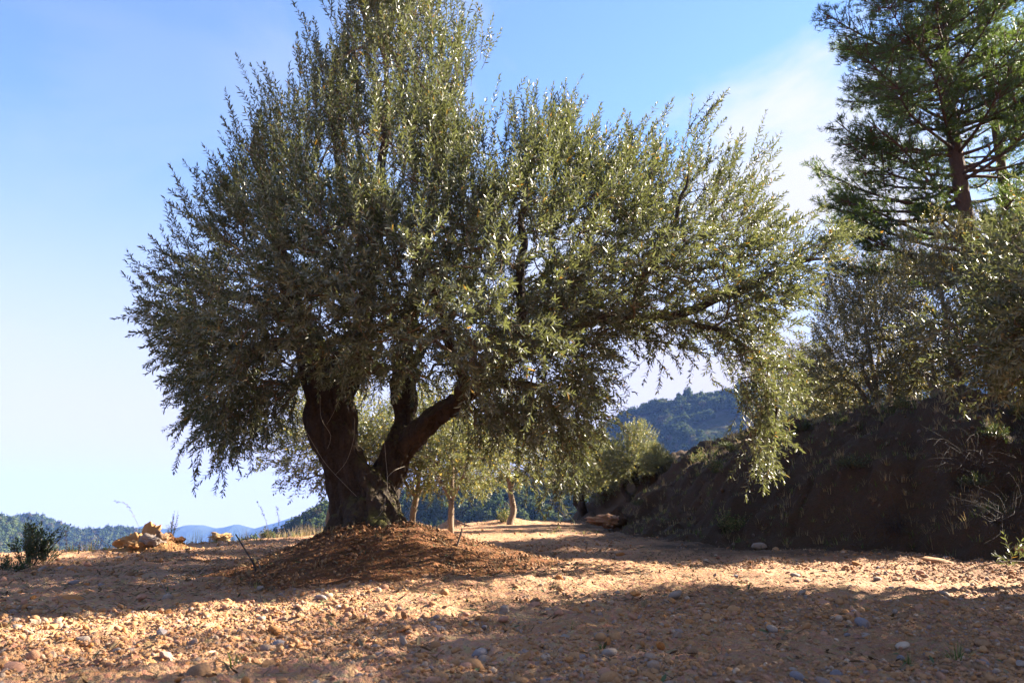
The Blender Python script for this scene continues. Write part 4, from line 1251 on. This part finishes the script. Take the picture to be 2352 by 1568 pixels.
# ------------------------------------------------------------------ spoil heap on the left, lichen rock, little earth heaps
hp = on_ground(340, 1268)
heap_c = np.array([hp[0], hp[1] + .22])
heap = tag(empty('spoil_heap', (heap_c[0], heap_c[1], gz(*heap_c))), 'sunlit heap of orange clods and earth at the left terrace edge', 'heap')
hm = make_mound('earth', heap_c, 0.17, .55, .52, .32, .4, 40, 120, rough=1.6, mat=clay_soil if 'clay_soil' in globals() else soil_mat('clay_soil', (0.28, 0.14, 0.05), (0.33, 0.18, 0.075), (0.24, 0.10, 0.035), (0.28, 0.18, 0.10)))
ho = obj('earth', hm, heap, loc=(-heap_c[0], -heap_c[1], -gz(*heap_c)))
k_ = 0
clod_m = [dup_mesh(base_r[i], clay_rock) for i in (0, 1, 5, 6, 7, 8)]
for _ in range(290):
    a = rp.uniform(0, 6.28); q = rp.uniform(0, 1.35) ** .8
    x = heap_c[0] + q * math.cos(a) * .55; y = heap_c[1] + q * math.sin(a) * .33
    h0, _r = mound_h(np.array([x]), np.array([y]), heap_c, 0.17, .55, .52, .32, .4)
    s_ = float(.014 * 3.0 ** (rp.uniform() ** 1.8))
    obj('clod', clod_m[int(rp.integers(0, 6))], heap, (x - heap_c[0], y - heap_c[1], float(h0[0]) + s_ * .35 + gz(x, y) - gz(*heap_c)), tuple(rp.uniform(0, 3, 3)), s_)
def rough_mesh(seed, amp=.62):
    me = rock_mesh('rock', seed, 4, False, [])
    n_ = len(me.vertices); c_ = np.zeros(n_ * 3, np.float32); me.vertices.foreach_get('co', c_); c_ = c_.reshape(-1, 3).astype(float)
    f_ = fbm(c_[:, 0] * 2.6, c_[:, 1] * 2.6, c_[:, 2] * 2.6, o=4, s=seed + 3, g=.6)
    c_ *= (1 + amp * .6 * f_ - amp * .5 * np.exp(-(np.abs(f_) / .12)))[:, None]
    me.vertices.foreach_set('co', c_.astype(np.float32).ravel()); me.update()
    me.polygons.foreach_set('use_smooth', np.ones(len(me.polygons), bool))
    return me
rough_r = [rough_mesh(800 + i) for i in range(5)]
def rock_at(X_, Yp_, Y_, w_, h_px, mat, lab, rot, si=5, sub=None, cat='rock'):
    p = at(X_, Yp_, Y_); s_ = w_ * px_size(p) * .55; sz = h_px * px_size(p) * .62
    o_ = obj('rock', dup_mesh(rough_r[si % 5], mat), None, tuple(p), rot, (s_ * 1.15, s_ * .9, sz * 1.4))
    return tag(o_, lab, cat)
yb = float(heap_c[1])
rock_at(345, 1226, yb - .02, 30, 56, clay_rock, 'tall orange slab leaning on top of the spoil heap', (0.0, R(32), .2), 5)
rock_at(372, 1235, yb - .10, 36, 30, STONE_M['brown'], 'brown block propped beside the leaning slab on the heap', (0, R(10), .6), 6)
rock_at(352, 1241, yb - .16, 34, 20, STONE_M['grey'], 'grey striped stone lying in front of the leaning slab', (0, R(12), .2), 4)
rock_at(300, 1243, yb - .08, 50, 36, clay_rock, 'rough orange clod at the left shoulder of the heap', (0.2, R(-18), .4), 0)
rock_at(322, 1254, yb - .2, 40, 26, clay_rock, 'pale yellow clod low on the front of the heap', (0.1, 0.1, 1.2), 2)
rock_at(400, 1246, yb + .05, 50, 36, mound_mat, 'dark crumbly clod on the right shoulder of the heap', (0.1, 0.2, .2), 1)
lp = on_ground(503, 1242)
rock_at(507, 1233, lp[1] + .1, 52, 22, yellow_rock, 'yellow lichen covered boulder at the terrace edge among dry grass', (0, 0, .3), 1)
# little heaps
def small_heap(X_, Yp_, Rr_, H_, lab):
    p = on_ground(X_, Yp_)
    tag(obj('mound', make_mound('mound', np.array([p[0], p[1]]), H_, Rr_, Rr_, Rr_ * .8, Rr_, 30, 80, rough=1.2, mat=ground_mat)), lab, kind='structure')
small_heap(1036, 1213, .42, .20, 'small pale earth heap round a young olive trunk')
small_heap(1172, 1200, .8, .07, 'low dark earth heap at the far terrace edge')
# knobs of earth at the left end of the bank
rock_at(1400, 1197, 15.2, 60, 34, ground_mat, 'pale earth lump at the left tip of the bank', (0, 0, .2), 2)
rock_at(1440, 1205, 15.0, 60, 40, bank_mat, 'dark earth lump joining the left tip of the bank', (0, 0, 1.2), 3)

# ------------------------------------------------------------------ small plants
def blades(n, h, spread, w, r, lean=.5, seg=3, thin=True):
    """grass tuft: curved tapering blades"""
    B = Bag()
    a = r.uniform(0, 6.28, n); o0 = np.stack([np.cos(a), np.sin(a), 0 * a], -1)
    L_ = h * r.uniform(.5, 1.1, n); ln = r.uniform(.1, lean, n)
    base = o0 * (spread * r.uniform(0, 1, n))[:, None]
    side = np.stack([-np.sin(a), np.cos(a), 0 * a], -1)
    rows = []
    for k in range(seg + 1):
        t = k / seg
        c = base + o0 * (L_ * ln * t * t)[:, None] + np.array([0, 0, 1]) * (L_ * (t - .25 * ln * t * t))[:, None]
        ww = w * (1 - t) ** .7 + w * .05
        rows += [c - side * ww, c + side * ww]
    V = np.stack(rows, 1).reshape(-1, 3); m_ = (seg + 1) * 2
    b = np.arange(n)[:, None] * m_
    Fs = np.concatenate([b + np.array([2 * k, 2 * k + 1, 2 * k + 3, 2 * k + 2]) for k in range(seg)])
    B.add(V, Fs, np.repeat(r.uniform(0, 1, n), m_))
    return B
def plant(name, bag, mat, p, label, cat, group=None, rz=0, s=1):
    o_ = obj(name, bag.mesh(name, [mat], smooth=False) if isinstance(bag, Bag) else bag, None, tuple(p), (0, 0, rz), s)
    return tag(o_, label, cat, group)
rg = np.random.default_rng(31)
# near tufts
for (X_, Yp_, n_, h__, lab, mt) in [
    (535, 1528, 9, .085, 'thin green grass blades in the near shade left of centre', grass_mat),
    (715, 1532, 7, .07, 'pale twisted grass sprig near the bottom centre', straw_mat),
    (2200, 1530, 34, .09, 'dark green weed rosette in the bottom right shade', grass_mat),
    (2085, 1528, 22, .05, 'flattened green leaves lying beside the weed rosette', grass_mat),
    (1385, 1492, 14, .04, 'small dark green sprig flat on the shaded gravel', grass_mat),
    (10, 1455, 10, .08, 'green blades beside the grey boulder at the left edge', grass_mat),
    (1310, 1445, 10, .05, 'low green tuft near the middle of the shade border', grass_mat),
    (850, 1345, 26, .05, 'sparse dry tuft at the front foot of the mound', straw_mat),
    (1480, 1392, 20, .05, 'small pale tuft beside the orange lump', straw_mat),
    (590, 1352, 22, .06, 'greenish tuft in the shaded strip left of the mound', grass_mat)]:
    p = on_ground(X_, Yp_)
    plant('grass_tuft', blades(n_, h__, .03, .0028, rg, 1.0), mt, (p[0], p[1], p[2] - .004), lab, 'grass tuft', rz=rg.uniform(0, 6))
# dry grasses along the left edge
def dry_grass(n, x0, x1, lab, mat, hmax, off=0):
    B = Bag()
    for _ in range(n):
        x = rg.uniform(x0, x1); y = float(np.interp(x, EDGE_X, EDGE_Y)) - rg.uniform(.0, 1.0) + off
        b_ = blades(int(rg.integers(6, 14)), rg.uniform(.4, 1) * hmax, .05, .0022, rg, .5)
        v = b_.v[0] + [x, y, gz(x, y)]
        B.add(v, list(b_.f.values())[0][0], b_.a[0])
    return tag(obj('dry_grass', B.mesh('dry_grass', [mat], smooth=False)), lab, 'grass', kind='stuff')
dry_grass(150, -5.9, -2.0, 'dry straw coloured grass fringing the left terrace edge', straw_mat, .26)
dry_grass(60, -6.6, -3.0, 'green weeds fringing the left terrace edge', grass_mat, .16)
dry_grass(120, -1.5, 3.5, 'short grass on the far right part of the terrace edge', straw_mat, .10)
# weeds over the bank
Bk = Bag()
for _ in range(2600):
    x = rg.uniform(1.6, 8); y = rg.uniform(6, 18)
    d = float(bank_d(np.array([x]), np.array([y]))[0])
    if d < -.1 or d > 4: continue
    b_ = blades(int(rg.integers(6, 12)), rg.uniform(.04, .12) * (1.5 if d > 2.2 else 1), .06, .003, rg, 1.0)
    Bk.add(b_.v[0] + [x, y, bz(x, y) - .01], list(b_.f.values())[0][0], b_.a[0])
Bs = Bag()
for _ in range(1500):
    x = rg.uniform(1.9, 8); y = rg.uniform(6, 18)
    d = float(bank_d(np.array([x]), np.array([y]))[0])
    if d < .1 or d > 4: continue
    b_ = blades(int(rg.integers(6, 14)), rg.uniform(.06, .17) * (1.5 if d > 2.2 else 1), .06, .0028, rg, 1.0)
    Bs.add(b_.v[0] + [x, y, bz(x, y) - .01], list(b_.f.values())[0][0], b_.a[0])
tag(obj('dry_grass', Bs.mesh('dry_grass', [straw_mat], smooth=False)), 'dry grass and scrub on the shaded bank', 'grass', kind='stuff')
tag(obj('weeds', Bk.mesh('weeds', [grass_mat], smooth=False)), 'weeds growing over the shaded bank', 'weeds', kind='stuff')
Bm = Bag()
for _ in range(130):
    a = rg.uniform(0, 6.28); q = rg.uniform(.25, 1.1)
    x = MC[0] + q * math.cos(a) * (1.15 if math.cos(a) < 0 else 1.75); y = MC[1] + q * math.sin(a) * (1.95 if math.sin(a) < 0 else 1.5)
    b_ = blades(int(rg.integers(3, 9)), rg.uniform(.03, .10), .03, .0022, rg, 1.0)
    Bm.add(b_.v[0] + [x, y, float(surf_z(x, y))], list(b_.f.values())[0][0], b_.a[0])
tag(obj('dry_weeds', Bm.mesh('dry_weeds', [straw_mat], smooth=False)), 'sparse dry weeds sprouting on the red earth mound', 'weeds', kind='stuff')
# green patch far right of the mound
Bp = Bag()
pp = on_ground(1262, 1222)
for _ in range(60):
    x = pp[0] + rg.normal(0, .5); y = pp[1] + rg.normal(0, .5)
    b_ = blades(8, .06, .04, .003, rg, 1.0); Bp.add(b_.v[0] + [x, y, gz(x, y)], list(b_.f.values())[0][0], b_.a[0])
tag(obj('grass', Bp.mesh('grass', [grass_mat], smooth=False)), 'green grass patch on the bright ground behind the mound', 'grass', kind='stuff')

# leafy dark bush and bushes at the left edge
def leafy_bush(seed, nst, h, spread, leaf_l, leaf_w, spacing, mat, tw):
    r = np.random.default_rng(seed)
    a = r.uniform(0, 6.28, nst); s_ = r.uniform(0, 1, nst)
    S = np.stack([np.cos(a) * s_ * spread * .3, np.sin(a) * s_ * spread * .3, 0 * a - .02], -1)
    D = nrm(np.stack([np.cos(a) * s_ * spread, np.sin(a) * s_ * spread, np.ones(nst) * h], -1))
    L_ = h * r.uniform(.45, 1.05, nst)
    lf, st = shoots_geo(S, D, L_, r.normal(0, .08, (nst, 3)), spacing, leaf_l, leaf_w, r=r, full=True, stem_r=.004, start=.1)
    side = []
    A = Bag(); A.add(*lf); Bt = Bag(); Bt.add(*st)
    # side shoots
    n2 = nst * 3; i = r.integers(0, nst, n2); t = r.uniform(.25, .8, n2)
    S2 = S[i] + D[i] * (L_[i] * t)[:, None]; D2 = nrm(D[i] + r.normal(0, .45, (n2, 3)))
    lf, st = shoots_geo(S2, D2, L_[i] * .35, r.normal(0, .08, (n2, 3)), spacing, leaf_l * .9, leaf_w, r=r, full=True, stem_r=.0025, start=.1)
    A.add(*lf); Bt.add(*st)
    return A.mesh('leaves', [mat], smooth=False), Bt.mesh('stems', [tw])
def bush(name, p, geo, label, cat, rz=0, s=1, group=None):
    e = empty(name, tuple(p), rz, s); tag(e, label, cat, group)
    tag(obj('leaves', geo[0], e), kind='stuff'); tag(obj('stems', geo[1], e), kind='stuff')
    return e
gb = leafy_bush(5, 26, .40, .28, .05, .011, .022, dark_leaf, twig_mat)
bush('bush', at(68, 1292, 8.3), gb, 'dark narrow leaved bush silhouetted at the left terrace edge', 'bush')
gb2 = leafy_bush(6, 14, .22, .22, .045, .010, .022, dark_leaf, twig_mat)
bush('bush', at(12, 1322, 7.4), gb2, 'low dark leafy sprout at the very left edge', 'bush')
bush('bush', at(100, 1290, 8.6), gb2, 'short dark sprout beside the tall left bush', 'bush', 1.0, .9)
gb3 = leafy_bush(7, 60, .24, .42, .03, .010, .02, dark_leaf, twig_mat)
p_ = on_ground(615, 1232)
bush('bush', (p_[0], p_[1], p_[2]), gb3, 'round dark bush on the edge between lichen boulder and big trunk', 'bush', 0, 1.0)
gb4 = leafy_bush(8, 30, .45, .42, .04, .012, .03, grass_mat, twig_mat)
p_ = on_ground(1160, 1203)
bush('bush', (p_[0], p_[1], p_[2]), gb4, 'yellow green shrub beside the thin far trunk', 'bush')
gb5 = leafy_bush(9, 7, .34, .16, .03, .007, .03, grass_mat, pale_twig)
bush('bush', at(393, 1238, yb + .35), gb5, 'yellow green sprig behind the spoil heap', 'bush')
p_ = on_ground(672, 1226)
bush('bush', (p_[0], p_[1], p_[2]), leafy_bush(10, 9, .30, .22, .02, .006, .05, straw_mat, pale_twig), 'pale dry sprig left of the mound', 'bush')
for k in range(26):
    while True:
        x, y = rg.uniform(1.7, 7.5), rg.uniform(6, 16)
        d = float(bank_d(np.array([x]), np.array([y]))[0])
        if .3 < d < 3.2: break
    bush('weed_clump', (x, y, bz(x, y) - .02), gb3 if k % 3 else gb4, 'low dark weed clump growing on the shaded bank', 'weed clump', rg.uniform(0, 6), rg.uniform(.35, .8), 'weed clumps on the shaded bank')
# thin stalks
def stalk(pts_, r0, r1_, mat, label, cat='stalk', leaves=0, Yd=None):
    P0 = np.array(pts_, float)
    P = catmull(at(P0[:, 0], P0[:, 1], P0[:, 2]), .03)
    b = P[0].copy()
    v, fl = tube(P - b, np.linspace(r0, r1_, len(P)), 5)
    g = Bag(); g.add(v, fl)
    o_ = obj('stalk', g.mesh('stalk', [mat]), None, tuple(b))
    tag(o_, label, cat)
    if leaves:
        r = np.random.default_rng(leaves)
        n_ = 26; i = r.integers(len(P) // 3, len(P), n_)
        S = (P - b)[i]; D = nrm(r.normal(size=(n_, 3)) + [0, 0, .5])
        v, f_ = frusta(S, S + D * .025, np.full(n_, .0015), np.full(n_, .0035), 4)
        g2 = Bag(); g2.add(v, f_); obj('seed_heads', g2.mesh('seed_heads', [mat]), o_)
    return o_
q = on_ground(258, 1270)[1]
stalk([(262, 1272, q + .2), (250, 1252, q + .2), (225, 1232, q + .2), (203, 1206, q + .2)], .005, .0015, pale_twig, 'long thin pale stalk leaning left over the terrace edge')
stalk([(152, 1272, 10.), (152, 1240, 10.), (150, 1225, 10.), (158, 1214, 10.)], .005, .0015, dry_twig, 'dark upright stalk with seed heads between bush and heap', leaves=3)
stalk([(322, 1215, yb + .5), (310, 1190, yb + .5), (292, 1160, yb + .5), (265, 1150, yb + .5)], .002, .001, pale_twig, 'very fine arching grass stem above the spoil heap', leaves=4)
stalk([(180, 1272, 10.), (182, 1258, 10.), (183, 1250, 10.)], .008, .004, dry_twig, 'short dead stem on the left terrace rim', leaves=5)
stalk([(618, 1232, 11.6), (612, 1200, 11.6), (600, 1170, 11.6), (590, 1150, 11.6)], .0025, .001, pale_twig, 'faint tall stem rising left of the dark round bush', leaves=6)
stalk([(635, 1226, 11.6), (640, 1196, 11.6), (636, 1165, 11.6)], .0025, .001, pale_twig, 'faint tall stem rising right of the dark round bush', leaves=7)
g0 = on_ground(585, 1312)[1]
stalk([(590, 1316, g0), (580, 1290, g0), (563, 1262, g0 + .1), (541, 1226, g0 + .15)], .009, .005, dry_twig, 'bare dark stick leaning left beside the mound', 'stick')
stalk([(600, 1312, g0), (594, 1292, g0), (585, 1278, g0 + .05)], .004, .002, pale_twig, 'short pale twig beside the bare dark stick', 'stick')
g0 = on_ground(380, 1366)[1]
stalk([(385, 1368, g0), (372, 1342, g0), (355, 1312, g0), (340, 1305, g0)], .003, .0012, pale_twig, 'thin bent straw standing in the shaded strip')
g0 = on_ground(1049, 1256)[1]
stalk([(1046, 1262, g0), (1054, 1240, g0), (1062, 1212, g0)], .011, .008, bark_young, 'short wooden stake stuck in the right flank of the mound', 'stake')
# cut olive twig lying at the right edge
g0 = on_ground(2230, 1310)
tw_ = [(g0[0], g0[1]), (g0[0] + .3, g0[1] + .02), (g0[0] + .62, g0[1] + .1)]
P = catmull(np.array([[x, y, gz(x, y) + z] for (x, y), z in zip(tw_, (.02, .07, .06))]), .04)
e = empty('cut_twig', tuple(P[0])); tag(e, 'cut leafy olive twig lying on the sunlit strip by the right edge', 'twig')
v, fl = tube(P - P[0], np.linspace(.004, .008, len(P)), 6); g = Bag(); g.add(v, fl); obj('stem', g.mesh('stem', [twig_mat]), e)
S = (P - P[0])[len(P) // 2:]; D = nrm(rg.normal(size=S.shape) * [1, 1, .5] + [0, 0, .35])
lf, st = shoots_geo(S, D, np.full(len(S), .2), rg.normal(0, .1, S.shape), .022, .06, .013, r=rg)
g = Bag(); g.add(*lf); tag(obj('leaves', g.mesh('leaves', [olive_leaf], smooth=False), e), kind='stuff')
g = Bag(); g.add(*st); tag(obj('twigs', g.mesh('twigs', [twig_mat]), e), kind='stuff')
# dry brambles hanging on the bank
def bramble(X_, Yp_, Y_, n, size, seed, label):
    r = np.random.default_rng(seed)
    p = at(X_, Yp_, Y_)
    z = float(top_z(p[0], p[1])); b = np.array([p[0], p[1], z])
    B = Bag()
    for _ in range(n):
        d = nrm(r.normal(size=3) * [1, .7, .5] + [-.3, -.3, .45])
        Ln = size * r.uniform(.4, 1)
        P = np.array([[0, 0, 0], d * Ln * .4 + [0, 0, .05], d * Ln * .8 + [0, 0, -.02], d * Ln * 1.1 + [0, 0, -.22 * Ln]]) + r.normal(0, .05, (4, 3)) + [0, 0, .05]
        C = catmull(P, .08)
        v, fl = tube(C, np.linspace(.0026, .0008, len(C)), 4, cap=False); B.add(v, fl)
    tag(obj('dry_brambles', B.mesh('dry_brambles', [dry_twig]), None, tuple(b)), label, 'brambles')
bramble(2060, 1215, 8.9, 55, .9, 1, 'tangle of dry brambles low on the middle of the bank')
bramble(2250, 1150, 8.9, 60, 1.0, 2, 'tangle of dry brambles higher on the bank by the right edge')
bramble(2330, 1250, 7.9, 40, .7, 3, 'dry brambles drooping at the foot of the bank, right edge')

# ------------------------------------------------------------------ haze
def box_mesh(name, lo, hi):
    x0, y0, z0 = lo; x1, y1, z1 = hi
    V = [(x0, y0, z0), (x1, y0, z0), (x1, y1, z0), (x0, y1, z0), (x0, y0, z1), (x1, y0, z1), (x1, y1, z1), (x0, y1, z1)]
    Fq = [(0, 3, 2, 1), (4, 5, 6, 7), (0, 1, 5, 4), (1, 2, 6, 5), (2, 3, 7, 6), (3, 0, 4, 7)]
    return mesh_np(name, np.array(V, float), np.array(Fq), False)
HAZE = True
if HAZE:
    hzm = bpy.data.materials.new('haze'); hzm.use_nodes = True
    t_ = hzm.node_tree; t_.nodes.clear()
    o_ = t_.nodes.new('ShaderNodeOutputMaterial'); pv = t_.nodes.new('ShaderNodeVolumePrincipled')
    pv.inputs['Color'].default_value = (0.20, 0.38, 1.0, 1); pv.inputs['Density'].default_value = 0.00022
    pv.inputs['Anisotropy'].default_value = 0.0
    t_.links.new(pv.outputs[0], o_.inputs['Volume'])
    hme = box_mesh('haze', (-3300, -300, -330), (3300, 2600, 135)); hme.materials.append(hzm)
    tag(obj('haze', hme), 'thin blue haze filling the valley air', None, kind='stuff')
